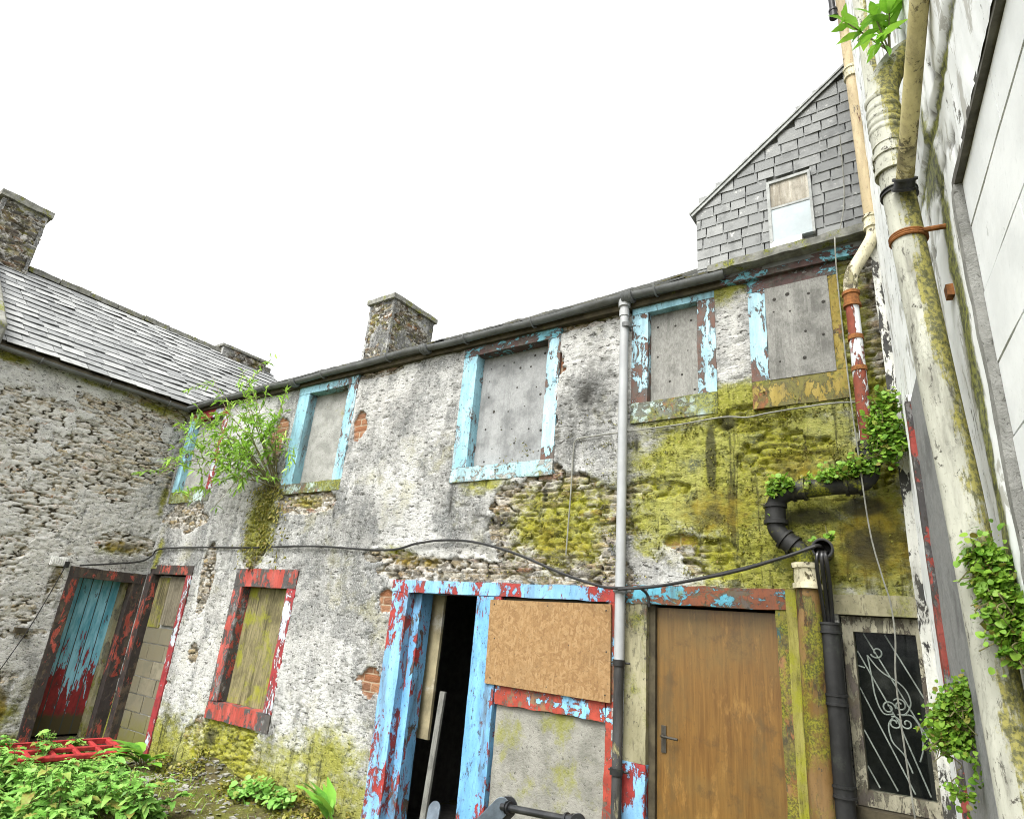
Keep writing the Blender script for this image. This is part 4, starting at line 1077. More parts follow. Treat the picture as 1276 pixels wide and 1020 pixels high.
MB().slab(FW, [(3.36, -.12), (3.49, -.12), (3.49, 1.86), (3.36, 1.86)], -.08, .022, .045, .006, seed=101, edge=.008).build('jamb', M['dark_frame'], dw)
MB().slab(FW, ring4(4.14, 4.29, -.12, 1.86), -.20, .018, .045, .006, seed=102, edge=.008).build('jamb', M['dark_frame'], dw)
MB().slab(FW, ring4(3.36, 4.29, 1.863, 1.985), -.20, .022, .045, .006, seed=103, edge=.008).build('lintel', M['dark_frame'], dw)
MB().slab(FW, ring4(4.085, 4.137, -.12, 1.86), -.22, -.10, .06, .003, seed=104).build('door_stop', M['cream_post'], dw)
MB().slab(FW, ring4(3.40, 4.085, .03, 1.9), -.26, -.21, .2, .001, seed=105).build('door_leaf', M['plank_door'], dw)
MB().slab(FW, ring4(3.36, 4.29, -.2, .0), -.3, .06, .06, .006, seed=106).build('threshold', M['sooty'], dw)

# ------------------------------------------------------------------ slate-hung gable behind
GY = 4.62
gab = thing('slate_hung_gable', (-.9, GY, 4.0), 'tall gable hung with dark grey slates rising behind the eave', 'house')
k_ = GY / 4.5
def gx_(x): return x * k_
gl, ge, gr, gs = -1.545, 5.36, 1.9, .757            # left edge, eave height, right edge, slope
gz = lambda x: ge + gs * (x - gl)
mb = MB()
GW = (-.935, -.595, 4.80, 5.40)
FG = Frame((0, GY, 0), (1, 0, 0), (0, -1, 0))
apx = .35
poly = [(gl, 4.0), (apx + (apx - gl), 4.0), (apx + (apx - gl), ge), (apx, gz(apx)), (gl, ge)]
n = len(poly)
vs = [(x, GY + .02, z) for x, z in poly] + [(x, 9.5, z) for x, z in poly]
fs = [tuple(range(n)), tuple(range(2 * n - 1, n - 1, -1))] + [(i, i + n, (i + 1) % n + n, (i + 1) % n) for i in range(n)]
mb.add(vs, fs); mb.build('wall', M['slate_d'], gab, smooth=False)
def gclip(p):
    x, z = p[0], p[2]
    if z > gz(x) - .03: return False
    return True
slates('wall_slates', M['slate_d'], gab, (gl, GY, 4.42), (.6, GY, 4.42), (.6, GY, 7.2), (gl, GY, 7.2), .104, .165, th=.0045, seed=20, clip=gclip, jit=.6, hole=(GW[0] - gl + .005, GW[1] - gl - .005, GW[2] - 4.42 - .04, GW[3] - 4.42))
mb = MB()
def verge(mb, o0, o1, t, y0, y1):
    a = (gl - .05, gz(gl - .05)); b = (apx, gz(apx))
    nx, nz = -gs / math.hypot(1, gs), 1 / math.hypot(1, gs)
    mb.hexa([(a[0] + nx * o0, y0, a[1] + nz * o0), (b[0] + nx * o0, y0, b[1] + nz * o0), (b[0] + nx * o0, y1, b[1] + nz * o0), (a[0] + nx * o0, y1, a[1] + nz * o0),
             (a[0] + nx * o1, y0, a[1] + nz * o1), (b[0] + nx * o1, y0, b[1] + nz * o1), (b[0] + nx * o1, y1, b[1] + nz * o1), (a[0] + nx * o1, y1, a[1] + nz * o1)])
verge(mb, -.032, -.004, 0, GY - .03, GY - .022)
mb.build('verge_board', M['verge_pale'], gab, bevel=.003)
mb = MB(); verge(mb, .0, .016, 0, GY - .04, 9.6)
mb.build('roof', M['verge_pale'], gab)
gw = bpy.data.objects.new('window', None); COL.objects.link(gw); gw.parent = gab; gw.location = Vector((-.76, GY, 4.8)) - gab.location
mb = MB()
mb.slab(FG, ring4(GW[0], GW[0] + .025, GW[2], GW[3]), -.02, .042, .2, .001).slab(FG, ring4(GW[1] - .02, GW[1], GW[2], GW[3]), -.02, .042, .2, .001)
mb.slab(FG, ring4(GW[0] + .025, GW[1] - .02, GW[3] - .025, GW[3]), -.02, .040, .2, .001).slab(FG, ring4(GW[0] + .025, GW[1] - .02, 5.115, 5.135), -.02, .036, .2, .001)
mb.build('window_frame', M['verge_pale'], gw)
MB().slab(FG, ring4(GW[0] + .025, GW[1] - .02, 5.135, GW[3] - .025), -.02, .026, .2, .001).build('upper_pane', m_board('streaked_pale_board', (.24, .21, .16), (.38, .36, .31), 0, (7, 7, .5)), gw)
MB().slab(FG, ring4(GW[0] + .025, GW[1] - .02, GW[2] + .01, 5.115), -.02, .031, .2, .001).build('lower_pane', m_plain('pale_blue_grey_board', (.34, .385, .40), .6, 0, .12, 5, (.3, .3, .3), .25), gw)
MB().slab(FG, ring4(GW[0] + .0, GW[1] - .1, GW[2] - .055, GW[2] + .005), -.02, .038, .2, .002).build('sill', M['vent'], gw)

# ------------------------------------------------------------------ white building on the right
wb = thing('white_building', (.1, 2.0, 0), 'tall white painted building with peeling render and a blocked opening at the right', 'house')
JU, LZ = 2.33, 3.06         # jamb of the blocked opening (distance from corner), its lintel height
def white_fn(u, z):
    h = (fbm(u * 3, z * 1.4, seed=201, oct=4) - .5) * .02 + (fbm(u * 22, z * 9, seed=203, oct=3) - .5) * .009
    up = sstep(3.375, 3.395, z + .01 * (fbm(u * 6, z * 0, seed=7, oct=3) - .5)) * (u > .9)
    h = h + up * .016
    cr = np.abs(fbm(u * 2.2, z * .8, seed=210, oct=5, gain=.6) - .5)
    crack = sstep(.012, .004, cr) * sstep(.45, .6, fbm(u * 1.3, z * 1.3, seed=215, oct=2))
    h = h - crack * .012
    mos = np.maximum(ell(u, z, [(2.16, 2.8, .08, 1.3, .9), (2.05, 3.3, .25, .12, .9), (2.16, 1.9, .06, .9, .9), (2.25, 3.36, .8, .035, .9), (1.9, 1.2, .3, .4, .8), (2.12, 4.5, .05, 1.2, .5)]), -.2)
    rd = ell(u, z, [(2.15, 3.0, .07, .25, .6), (2.3, 3.365, .9, .02, 1.0)])
    o = u * 0
    return h, (np.clip(np.maximum(crack, np.clip(rd, 0, 1)), 0, 1), np.clip(mos, 0, 1.1), o, o), (o, o, o, o)
relief('wall', FR, (0, 7.0), (-.3, 8.2), .02, [(JU, 6.9, -.2, LZ)], white_fn, M['white_rough'], wb, depth=.12)
mb = MB()
for (a, b) in ((0.0, 7.0),):
    p, q = FR.p(a, 0, -.125), FR.p(b, 0, -.125); p2, q2 = FR.p(a, 0, -4.5), FR.p(b, 0, -4.5)
    mb.hexa([(*p[:2], -.3), (*p2[:2], -.3), (*q2[:2], -.3), (*q[:2], -.3), (*p[:2], 8.2), (*p2[:2], 8.2), (*q2[:2], 8.2), (*q[:2], 8.2)])
mb.build('body', M['infill_grey'], wb)
mb = MB()
zc = [LZ]
joints = [2.885, 2.665, 2.445, 2.235, 2.02, 1.8, 1.59, 1.37, 1.16, .94, .73, .51, .3, .08, -.14]
prev = LZ - .014
for i, zj in enumerate(joints):
    x = JU + .004 - (.22 if i % 2 else 0)
    while x < 5.2:
        a, b = max(JU + .012, x), x + .44
        if b > JU + .03: mb.slab(FR, ring4(a, b - .002, zj + .006, prev - .002), -.12, -.022 + RNG.uniform(-.0015, .0015), .15, .002, seed=300 + i)
        x += .44
    prev = zj
mb.build('block_infill', M['white_block'], wb)
MB().slab(FR, ring4(JU, 6.9, -.2, LZ), -.12, -.031, .5, .0).build('mortar', M['sooty'], wb)
MB().slab(FR, ring4(JU - .02, 6.9, LZ - .012, LZ + .018), -.04, -.002, .06, .006, seed=330).build('opening_lintel', M['lintel_dark'], wb)  # underside strip of the opening, coloured dark against the white wall
MB().slab(FR, ring4(JU - .03, JU + .010, -.2, LZ - .014), -.07, .004, .05, .006, seed=331).build('opening_jamb', M['infill_grey'], wb)
# boarded door beyond the big pipe
bd = bpy.data.objects.new('doorway', None); COL.objects.link(bd); bd.parent = wb; bd.location = Vector((-.1, 3.3, 0)) - wb.location
bd['label'] = 'boarded doorway with white architrave and red inner edge'
MB().slab(FR, ring4(.62, .80, -.2, 2.95), -.02, .035, .05, .004, seed=340, edge=.006).build('architrave', M['white_rough'], bd)
MB().slab(FR, ring4(.80, .845, -.2, 2.9), -.02, .045, .05, .004, seed=341, edge=.006).build('red_edge', M['red_frame'], bd)
MB().slab(FR, ring4(.845, 1.5, -.2, 2.9), -.02, .022, .1, .004, seed=342).build('grey_board', M['grey_ply'], bd)
ps = thing('timber_post', (-.18, 4.17, 0), 'square corner post with white paint peeling off black beside the grille window', 'post')
Fp = Frame((0, 4.24, 0), (1, 0, 0), (0, -1, 0))
MB().slab(Fp, ring4(-.232, -.15, -.2, 4.35), -.03, .07, .045, .004, seed=350, edge=.006).build('shaft', M['peel_bw'], ps)
MB().slab(Fp, ring4(-.24, -.142, 4.352, 4.42), -.03, .085, .045, .004, seed=351).build('cap', M['sooty'], ps)

# ------------------------------------------------------------------ pipes
dp = thing('downpipe', (-2.02, 4.22, 0), 'slim white downpipe with black lower length running down between the windows', 'pipe')
X0_, Y0_ = -2.02, 4.215
MB().tube([(X0_ - .02, Y0_, 4.36), (X0_ - .01, Y0_, 3.0), (X0_ + .002, Y0_, 1.50)], .036, 16).build('upper_pipe', M['white_pvc'], dp)
MB().tube([(X0_ + .002, Y0_, 1.53), (X0_ + .004, Y0_, .2), (X0_, Y0_, -.1)], .033, 16).build('lower_pipe', m_peel('black_pipe_flaking', (.02, .02, .02), (.03, .03, .03), (.33, .31, .2), (.2, .18, .08), .68, .4, 6, .35, .05, seed=24), dp)
mb = MB(); mb.tube([(X0_ - .02, Y0_, 4.30), (X0_ - .02, Y0_, 4.38)], .05, 16).tube([(X0_ - .02, Y0_, 4.21), (X0_ - .02, Y0_, 4.27)], .042, 16)
mb.build('outlet', M['white_pvc'], dp)
for z in (4.12, 2.0, 1.52, .86):
    mb = MB(); mb.tube([(X0_, Y0_, z - .02), (X0_, Y0_, z + .02)], .043, 16).tube([(X0_, Y0_, z), (X0_, FY, z)], .012, 8)
    mb.tube([(X0_ - .07, Y0_ + .03, z), (X0_ + .07, Y0_ + .03, z)], .008, 6)
    mb.build('pipe_clip', M['black_iron'] if z < 1.6 else M['gutter'], dp)

sp = thing('soil_pipe', (-.37, 4.15, 0), 'long drain pipe painted cream, rust red, black then ochre, ending beside brown door', 'pipe')
def collar(mb, p, d, r, h, lip=.012, seg=18):
    p = np.array(p, float); d = np.array(d, float); d /= np.linalg.norm(d)
    mb.tube([p - d * h / 2, p - d * h * .30, p - d * h * .28, p + d * h * .28, p + d * h * .30, p + d * h / 2], [r + lip, r + lip, r + lip * .4, r + lip * .4, r + lip, r + lip], seg)
MB().tube([(-.195, 4.15, 8.0), (-.195, 4.15, 4.40)], .043, 18).build('cream_pipe', M['cream_pipe'], sp)
for z in (4.45, 5.78):
    mb = MB(); collar(mb, (-.195, 4.15, z), (0, 0, 1), .043, .10); mb.build('socket', M['swan'], sp)
MB().tube(spline([(-.195, 4.15, 4.42), (-.20, 4.15, 4.34), (-.27, 4.15, 4.22), (-.345, 4.15, 4.10), (-.365, 4.15, 4.00), (-.367, 4.15, 3.93)], 6), .043, 18).build('swan_neck', M['swan'], sp)
mb = MB(); collar(mb, (-.367, 4.15, 3.90), (0, 0, 1), .042, .11); mb.build('socket', M['rust'], sp)
MB().tube([(-.367, 4.15, 3.95), (-.372, 4.15, 3.1), (-.37, 4.15, 2.86)], .040, 18).build('red_pipe', M['red_pipe'], sp)
mb = MB()
mb.tube(spline([(-.37, 4.15, 2.92), (-.37, 4.15, 2.78), (-.39, 4.15, 2.70), (-.45, 4.16, 2.665), (-.6, 4.17, 2.66), (-.78, 4.17, 2.645), (-.88, 4.17, 2.62), (-.925, 4.17, 2.56), (-.93, 4.17, 2.46), (-.925, 4.17, 2.40), (-.88, 4.17, 2.34), (-.81, 4.17, 2.28), (-.78, 4.18, 2.22), (-.775, 4.18, 2.14)], 6), .054, 18)
for cp, cd, ch in (((-.37, 4.15, 2.83), (0, 0, 1), .10), ((-.47, 4.16, 2.665), (1, 0, 0), .09), ((-.93, 4.17, 2.50), (0, 0, 1), .13), ((-.78, 4.17, 2.648), (1, .0, .05), .08), ((-.86, 4.172, 2.32), (.7, 0, -.6), .08)): collar(mb, cp, cd, .056, ch, .016)
mb.build('black_pipe', M['mossy_iron'], sp)
mb = MB(); collar(mb, (-.775, 4.19, 2.12), (0, 0, 1), .068, .15, .016); mb.build('socket', M['swan'], sp)
MB().tube([(-.775, 4.195, 2.1), (-.785, 4.195, 1.0), (-.785, 4.195, -.1)], .070, 20).build('ochre_pipe', M['ochre_pipe'], sp)
for z in (3.4, 3.62):
    mb = MB(); mb.tube([(-.369, 4.15, z - .015), (-.369, 4.15, z + .015)], .046, 16).tube([(-.369, 4.15, z), (-.369, FY, z)], .01, 6); mb.build('pipe_clip', M['rust'], sp)
MB().slab(FF, ring4(-.905, -.845, -.1, 2.04), .08, .115, .05, .003, seed=360).build('lichened_batten', m_board('lichened_batten', (.15, .135, .03), (.26, .24, .07), .3, (3, 3, .5)), sp)

wp = thing('waste_pipe', (-.66, 4.2, 2.27), 'open-mouthed black waste pipe with hoses hanging out of it down the wall', 'pipe')
mb = MB()
vs = []; seg = 22
prof = [(.0, .048), (.0, .060), (.09, .060), (.16, .054), (.3, .054)]
c0 = np.array((-.655, 4.05, 2.265))
ax = np.array((-.12, .99, .02)); ax /= np.linalg.norm(ax)
e1 = np.cross(ax, (0, 0, 1)); e1 /= np.linalg.norm(e1); e2 = np.cross(e1, ax)
rings = [(.16, .046), (0, .047), (-.002, .053), (.0, .060), (.08, .060), (.085, .053), (.3, .053)]
for (t, r_) in rings:
    for k in range(seg):
        an = 2 * math.pi * k / seg; vs.append(c0 + ax * t + r_ * (math.cos(an) * e1 + math.sin(an) * e2))
fs = [(i * seg + k, i * seg + (k + 1) % seg, (i + 1) * seg + (k + 1) % seg, (i + 1) * seg + k) for i in range(len(rings) - 1) for k in range(seg)]
fs.append(tuple(range(seg)))
mb.add(vs, fs); mb.build('pipe_mouth', M['black_iron'], wp)
for i, (dx, dr, r_) in enumerate(((-.035, 0, .011), (-.005, .02, .012), (.02, .0, .012))):
    MB().tube(spline([(-.655 + dx * .5, 4.12, 2.25), (-.655 + dx * .7, 4.04, 2.235), (-.655 + dx, 4.035, 2.17), (-.66 + dx, 4.10, 2.05), (-.668 + dx * .8, 4.17, 1.92), (-.672 + dx * .6, 4.20, 1.80), (-.672 + dx * .6, 4.20, 1.6)], 6), r_, 9).build('hose', M['hose'], wp)
MB().tube([(-.675, 4.20, 1.86), (-.68, 4.20, -.05)], .054, 16).build('stand_pipe', M['black_iron'], wp)
for z in (1.83, 1.45, 1.0, .55):
    mb = MB(); collar(mb, (-.676, 4.20, z), (0, 0, 1), .055, .06, .010); mb.build('pipe_joint', M['black_iron'], wp)

bp = thing('drain_pipe', (.03, 2.2, 0), 'thick chalky white drain pipe with moss and rusty bracket on the white wall', 'pipe')
pa = spline([(.075, 2.2, -.1), (.045, 2.2, 1.3), (.03, 2.2, 2.05), (.013, 2.2, 2.5), (-.01, 2.2, 3.2), (-.018, 2.2, 3.45)], 5)
MB().tube(pa, .051, 24).build('main_pipe', M['big_pipe'], bp)
mb = MB()
rings_z = [3.36, 3.40, 3.44, 3.47, 3.50, 3.53, 3.56, 3.60, 3.66]
path = [(-.018, 2.2, 3.43), (-.02, 2.2, 3.52), (-.018, 2.2, 3.62), (-.008, 2.21, 3.72), (.03, 2.23, 3.82), (.09, 2.25, 3.88), (.2, 2.28, 3.92)]
mb.tube(spline(path, 8), .054, 24)
for z in (3.50, 3.53, 3.56, 3.60, 3.65): mb.tube([(-.019, 2.2, z - .013), (-.019, 2.2, z - .006), (-.019, 2.2, z + .006), (-.019, 2.2, z + .013)], [.054, .058, .058, .054], 24)
mb.build('bend', M['big_pipe'], bp)
mb = MB(); collar(mb, (-.014, 2.2, 3.35), (0, 0, 1), .053, .09, .010, 24); mb.build('socket', M['big_pipe'], bp)
mb = MB(); collar(mb, (-.010, 2.2, 3.22), (.02, 0, 1), .051, .02, .008, 24); mb.build('strap', M['black_iron'], bp)
mb = MB()
an = np.linspace(0, 2 * math.pi, 30)
cxb = -.0035
for dz in (-.008, 0, .008): mb.tube(np.stack([cxb + .054 * np.cos(an - 1.0), 2.2 + .054 * np.sin(an - 1.0), 3.03 + dz + 0 * an], -1), .0055, 6)
mb.tube([(cxb + .045, 2.165, 3.03), (.13, 2.18, 3.03)], .009, 8)
mb.build('bracket', M['rust'], bp)
mb = MB(); mb.slab(FR, ring4(2.06, 2.10, 2.80, 2.84), .0, .02, .015, .006, seed=77); mb.build('bracket', M['rust'], bp)
mb = MB(); mb.tube([(.008, 2.125, 3.19), (.12, 1.75, 3.575), (.19, 1.52, 3.81)], .027, 18); mb.build('branch_pipe', M['ochre_small'], bp)
mb = MB(); collar(mb, (.010, 2.118, 3.197), (.11, -.37, .38), .028, .04, .010, 18); mb.build('branch_socket', M['black_iron'], bp)

hp = thing('upper_drainpipe', (-.03, 3.05, 4.6), 'pale drainpipe with ochre stain standing high behind the leafy sapling', 'pipe')
MB().tube([(-.045, 3.02, 3.95), (-.035, 3.02, 6.9)], .05, 18).build('shaft', M['big_pipe'], hp)
mb = MB(); collar(mb, (-.045, 3.02, 4.02), (0, 0, 1), .05, .08); mb.build('socket', M['big_pipe'], hp)
MB().tube([(.012, 2.96, 3.95), (.022, 2.96, 6.9)], .014, 10).build('thin_pipe', M['ochre_small'], hp)
bg_ = thing('rainwater_pipe', (-.28, 4.0, 6.2), 'short black pipe end at the top beside the cream pipe', 'pipe')
MB().tube([(-.255, 4.05, 6.28), (-.26, 4.03, 6.9), (-.262, 4.0, 7.9)], .022, 14).build('shaft', M['black_iron'], bg_)
mb = MB(); collar(mb, (-.255, 4.05, 6.33), (0, 0, 1), .024, .08, .008); mb.build('socket', M['black_iron'], bg_)

# ------------------------------------------------------------------ cables, vent
mb = MB()
main_c = [(-9.02, 3.42, 2.0), (-9.04, 3.9, 2.09), (-9.06, 4.15, 2.15), (-9.04, 4.26, 2.24), (-8.88, 4.27, 2.33), (-7.8, 4.26, 2.345), (-6.8, 4.265, 2.335), (-5.64, 4.265, 2.345), (-4.53, 4.265, 2.30), (-4.12, 4.265, 2.36), (-3.8, 4.26, 2.385), (-3.44, 4.255, 2.365), (-3.0, 4.235, 2.27), (-2.5, 4.19, 2.11), (-2.2, 4.165, 2.03), (-2.01, 4.15, 2.01), (-1.65, 4.14, 2.04), (-1.16, 4.09, 2.14), (-.85, 4.05, 2.22), (-.69, 4.05, 2.28), (-.66, 4.12, 2.27)]
mb.tube(spline(main_c, 6), .011, 8)
mb.build('cable_run', M['cable'], None)
cb = bpy.data.objects['cable_run']; cb.name = 'black_cable'; tag(cb, 'long black cable crossing the whole front and sagging below the downpipe to the open pipe', 'cable')
mb = MB(); mb.tube(spline([(-.69, 4.04, 2.275), (-.9, 4.03, 2.20), (-1.2, 4.07, 2.12), (-1.7, 4.13, 2.03), (-2.0, 4.14, 2.0)], 6), .010, 8)
mb.tube(spline([(-1.86, 4.2, 2.02), (-1.83, 4.25, 1.98), (-1.82, 4.26, 1.90)], 5), .010, 8)
mb.build('cable_tail', M['cable']); tag(bpy.data.objects['cable_tail'], 'short black cable doubled under the sagging end beside the white downpipe', 'cable')
mb = MB()
mb.tube(spline([(-2.52, 4.275, 2.26), (-2.505, 4.275, 2.75), (-2.50, 4.275, 3.10), (-2.49, 4.275, 3.18), (-2.43, 4.275, 3.205), (-2.1, 4.265, 3.21), (-1.96, 4.26, 3.21), (-1.6, 4.275, 3.22), (-1.27, 4.27, 3.235), (-1.1, 4.265, 3.21), (-.95, 4.27, 3.225), (-.6, 4.26, 3.235), (-.43, 4.22, 3.21), (-.40, 4.2, 3.19)], 6), .006, 7)
mb.build('pale_cable', M['cable_w']); tag(bpy.data.objects['pale_cable'], 'thin pale cable clipped under the two right-hand upper windows', 'cable')
mb = MB()
mb.tube(spline([(-.35, 4.55, 5.6), (-.37, 4.54, 5.0), (-.42, 4.3, 4.5), (-.42, 4.10, 4.36), (-.43, 4.09, 4.0), (-.43, 4.09, 3.3), (-.42, 4.08, 2.86), (-.405, 4.08, 2.38), (-.37, 4.08, 2.12), (-.345, 4.08, 1.98), (-.34, 4.07, 1.8), (-.36, 4.06, 1.58), (-.355, 4.06, 1.2), (-.34, 4.05, .7), (-.35, 4.05, .0)], 6), .0045, 6)
mb.build('hanging_wire', M['cable_w']); tag(bpy.data.objects['hanging_wire'], 'thin loose wire hanging from the slate gable past the grille window', 'wire')
mb = MB()
mb.tube(spline([(-9.05, 3.28, 1.98), (-9.06, 3.2, 1.6), (-9.06, 3.1, 1.2), (-9.06, 2.95, .75), (-9.06, 2.8, .3)], 5), .006, 6)
mb.build('thin_wire', M['cable']); tag(bpy.data.objects['thin_wire'], 'thin dark wire running down the side wing wall from the vent', 'wire')
ve = thing('air_vent', (-9.08, 3.22, 2.02), 'small white louvred air vent with black cable box over the wing doorway', 'vent')
MB().slab(FW, ring4(3.12, 3.31, 1.97, 2.08), .0, .03, .1, .001).build('plate', M['vent'], ve)
mb = MB()
for k in range(7): mb.slab(FW, ring4(3.135 + k * .025, 3.148 + k * .025, 1.985, 2.065), .028, .040, .2, 0)
mb.build('louvre', M['vent'], ve)
MB().slab(FW, ring4(3.27, 3.32, 1.96, 2.03), .03, .06, .1, .001).build('cable_box', M['black_iron'], ve)
MB().slab(FW, ring4(2.98, 3.12, 1.18, 1.24), .0, .045, .03, .008, seed=8).build('junction_box', M['sooty'], None)
tag(bpy.data.objects['junction_box'], 'small dark junction box half way down the thin wire on the wing wall', 'box')

# ------------------------------------------------------------------ inside the open doorway
mb = MB(); mb.slab(Frame((0, 4.62, 0), (1, 0, 0), (0, -1, 0)), [(-4.2, .72), (-4.0, .72), (-3.985, 1.93), (-4.165, 1.93)], 0, .03, .06, .004)
MB_ = mb.build('plaster_panel', m_plain('torn_hardboard', (.30, .26, .16), .9, 0, .4, 4, (.55, .53, .48), .8)); tag(MB_, 'torn hardboard panel standing just inside the open blue doorway', 'board')
mb = MB(); mb.tube([(-3.76, 4.40, .0), (-3.83, 4.62, 1.12)], .0, 4)
mb = MB(); mb.hexa([(-3.84, 4.40, .0), (-3.785, 4.40, .0), (-3.785, 4.43, .0), (-3.84, 4.43, .0), (-3.895, 4.56, 1.12), (-3.84, 4.56, 1.12), (-3.84, 4.59, 1.12), (-3.895, 4.59, 1.12)])
o = mb.build('white_plank', m_board('dirty_white_plank', (.11, .11, .10), (.18, .18, .16), 0), bevel=.003); tag(o, 'narrow whitish plank leaning inside the open blue doorway', 'plank')
rgb = random.Random(4)
for i in range(5):
    mb = MB(); a = rgb.uniform(-.6, .6); cx, cy = -3.72 + i * .08, 4.5 + .16 * i; ln = .35 + .1 * i
    dx, dy = math.cos(a) * ln / 2, math.sin(a) * ln / 2; nx, ny = -math.sin(a) * .05, math.cos(a) * .05; z = .0 + i * .03
    mb.hexa([(cx - dx - nx, cy - dy - ny, z), (cx + dx - nx, cy + dy - ny, z + .05), (cx + dx + nx, cy + dy + ny, z + .05), (cx - dx + nx, cy - dy + ny, z), (cx - dx - nx, cy - dy - ny, z + .03), (cx + dx - nx, cy + dy - ny, z + .08), (cx + dx + nx, cy + dy + ny, z + .08), (cx - dx + nx, cy - dy + ny, z + .03)])
    o = mb.build('broken_board', M['wood_ply'], bevel=.003); tag(o, 'broken grey board lying among the rubbish inside the blue doorway', 'board', 'broken boards on the doorway floor')

# ------------------------------------------------------------------ metal frame by the doorway
fr = thing('metal_frame', (-2.6, 3.8, 0), 'discarded black and steel equipment frame lying by the blue doorway at the bottom edge', 'equipment')
def plate(mb, p0, p1, wd, th, up=(0, 0, 1)):
    p0 = np.array(p0, float); p1 = np.array(p1, float); d = p1 - p0; d /= np.linalg.norm(d)
    n = np.cross(d, up); n /= np.linalg.norm(n); b = np.cross(n, d)
    pts = []
    for k in range(9):
        an = -math.pi / 2 + math.pi * k / 8
        pts.append(p1 + d * math.cos(an) * wd / 2 + b * math.sin(an) * wd / 2)
    for k in range(9):
        an = math.pi / 2 + math.pi * k / 8
        pts.append(p0 + d * math.cos(an) * wd / 2 + b * math.sin(an) * wd / 2)
    m = len(pts)
    vs = [q - n * th / 2 for q in pts] + [q + n * th / 2 for q in pts]
    mb.add(vs, [tuple(range(m - 1, -1, -1)), tuple(range(m, 2 * m))] + [(i, (i + 1) % m, (i + 1) % m + m, i + m) for i in range(m)])
mb = MB(); plate(mb, (-2.98, 3.72, .22), (-2.66, 3.86, .585), .11, .012); mb.build('side_plate', M['chrome'], fr, bevel=.002)
mb = MB(); plate(mb, (-2.955, 3.755, .22), (-2.635, 3.895, .585), .125, .02); mb.build('side_plate', M['black_steel'], fr, bevel=.002)
mb = MB(); plate(mb, (-2.30, 3.62, .28), (-2.04, 3.76, .645), .09, .014); mb.build('side_plate', M['black_steel'], fr, bevel=.002)
mb = MB(); mb.tube([(-2.66, 3.86, .585), (-2.04, 3.76, .645)], .022, 14); collar(mb, (-2.10, 3.77, .64), (1, -.16, .09), .024, .06, .012); collar(mb, (-2.60, 3.85, .59), (1, -.16, .09), .024, .03, .014)
mb.build('cross_tube', M['black_steel'], fr)
mb = MB(); plate(mb, (-3.20, 3.80, .20), (-3.28, 3.92, .44), .10, .012, (1, 0, 0)); mb.build('flat_bar', M['chrome'], fr, bevel=.002)
mb = MB(); mb.tube([(-2.96, 3.74, .2), (-3.05, 3.74, .0)], .02, 10).tube([(-2.28, 3.64, .26), (-2.36, 3.62, .0)], .02, 10).tube([(-3.18, 3.78, .2), (-2.98, 3.74, .2), (-2.3, 3.63, .27)], .018, 10).tube([(-3.2, 3.80, .2), (-3.16, 3.7, .0)], .018, 10)
mb.build('leg_tube', M['black_steel'], fr)

# ------------------------------------------------------------------ red plastic barrier on the ground
rb = thing('barrier_panel', (-7.6, 3.3, .1), 'faded red plastic barrier panel lying flat among the weeds', 'barrier')
o_, ua = np.array((-8.02, 3.86, .15)), np.array((-.12, -.99, -.01)); va = np.array((.99, -.12, -.06)); ua /= np.linalg.norm(ua); va /= np.linalg.norm(va)
na = np.cross(ua, va); na /= np.linalg.norm(na)
if na[2] < 0: na = -na
def rbar(mb, a0, a1, b0, b1, t0=0, t1=.05):
    c = [o_ + ua * a + va * b + na * t for t in (t0, t1) for (a, b) in ((a0, b0), (a1, b0), (a1, b1), (a0, b1))]
    mb.hexa(c)
Lb, Wb = 1.9, .62
mb = MB()
rbar(mb, 0, Lb, 0, .06); rbar(mb, 0, Lb, Wb - .06, Wb); rbar(mb, 0, .06, .06, Wb - .06); rbar(mb, Lb - .06, Lb, .06, Wb - .06)
mb.build('outer_rail', M['red_plastic'], rb, bevel=.012)
mb = MB()
for k in range(1, 9): rbar(mb, k * Lb / 9 - .02, k * Lb / 9 + .02, .06, Wb - .06, .008, .042)
rbar(mb, .06, Lb - .06, Wb / 2 - .025, Wb / 2 + .025, .004, .046)
mb.build('cross_bar', M['red_plastic'], rb, bevel=.008)

# ------------------------------------------------------------------ foliage
LEAF_LANCE = np.array([(.0, .10), (.2, .62), (.45, 1.0), (.75, .62), (1.0, .04)])
LEAF_ROUND = np.array([(.0, .25), (.18, .95), (.5, 1.0), (.8, .72), (1.0, .12)])
LEAF_DOCK = np.array([(.0, .12), (.15, .35), (.3, .85), (.5, 1.0), (.72, .78), (.9, .38), (1.0, .03)])
LEAF_SERR = np.array([(.0, .10), (.12, .75), (.17, .62), (.3, 1.0), (.36, .84), (.5, .92), (.56, .74), (.7, .7), (.76, .5), (.88, .34), (1.0, .02)])
GRASS = np.array([(.0, .9), (.35, 1.0), (.7, .6), (1.0, .05)])

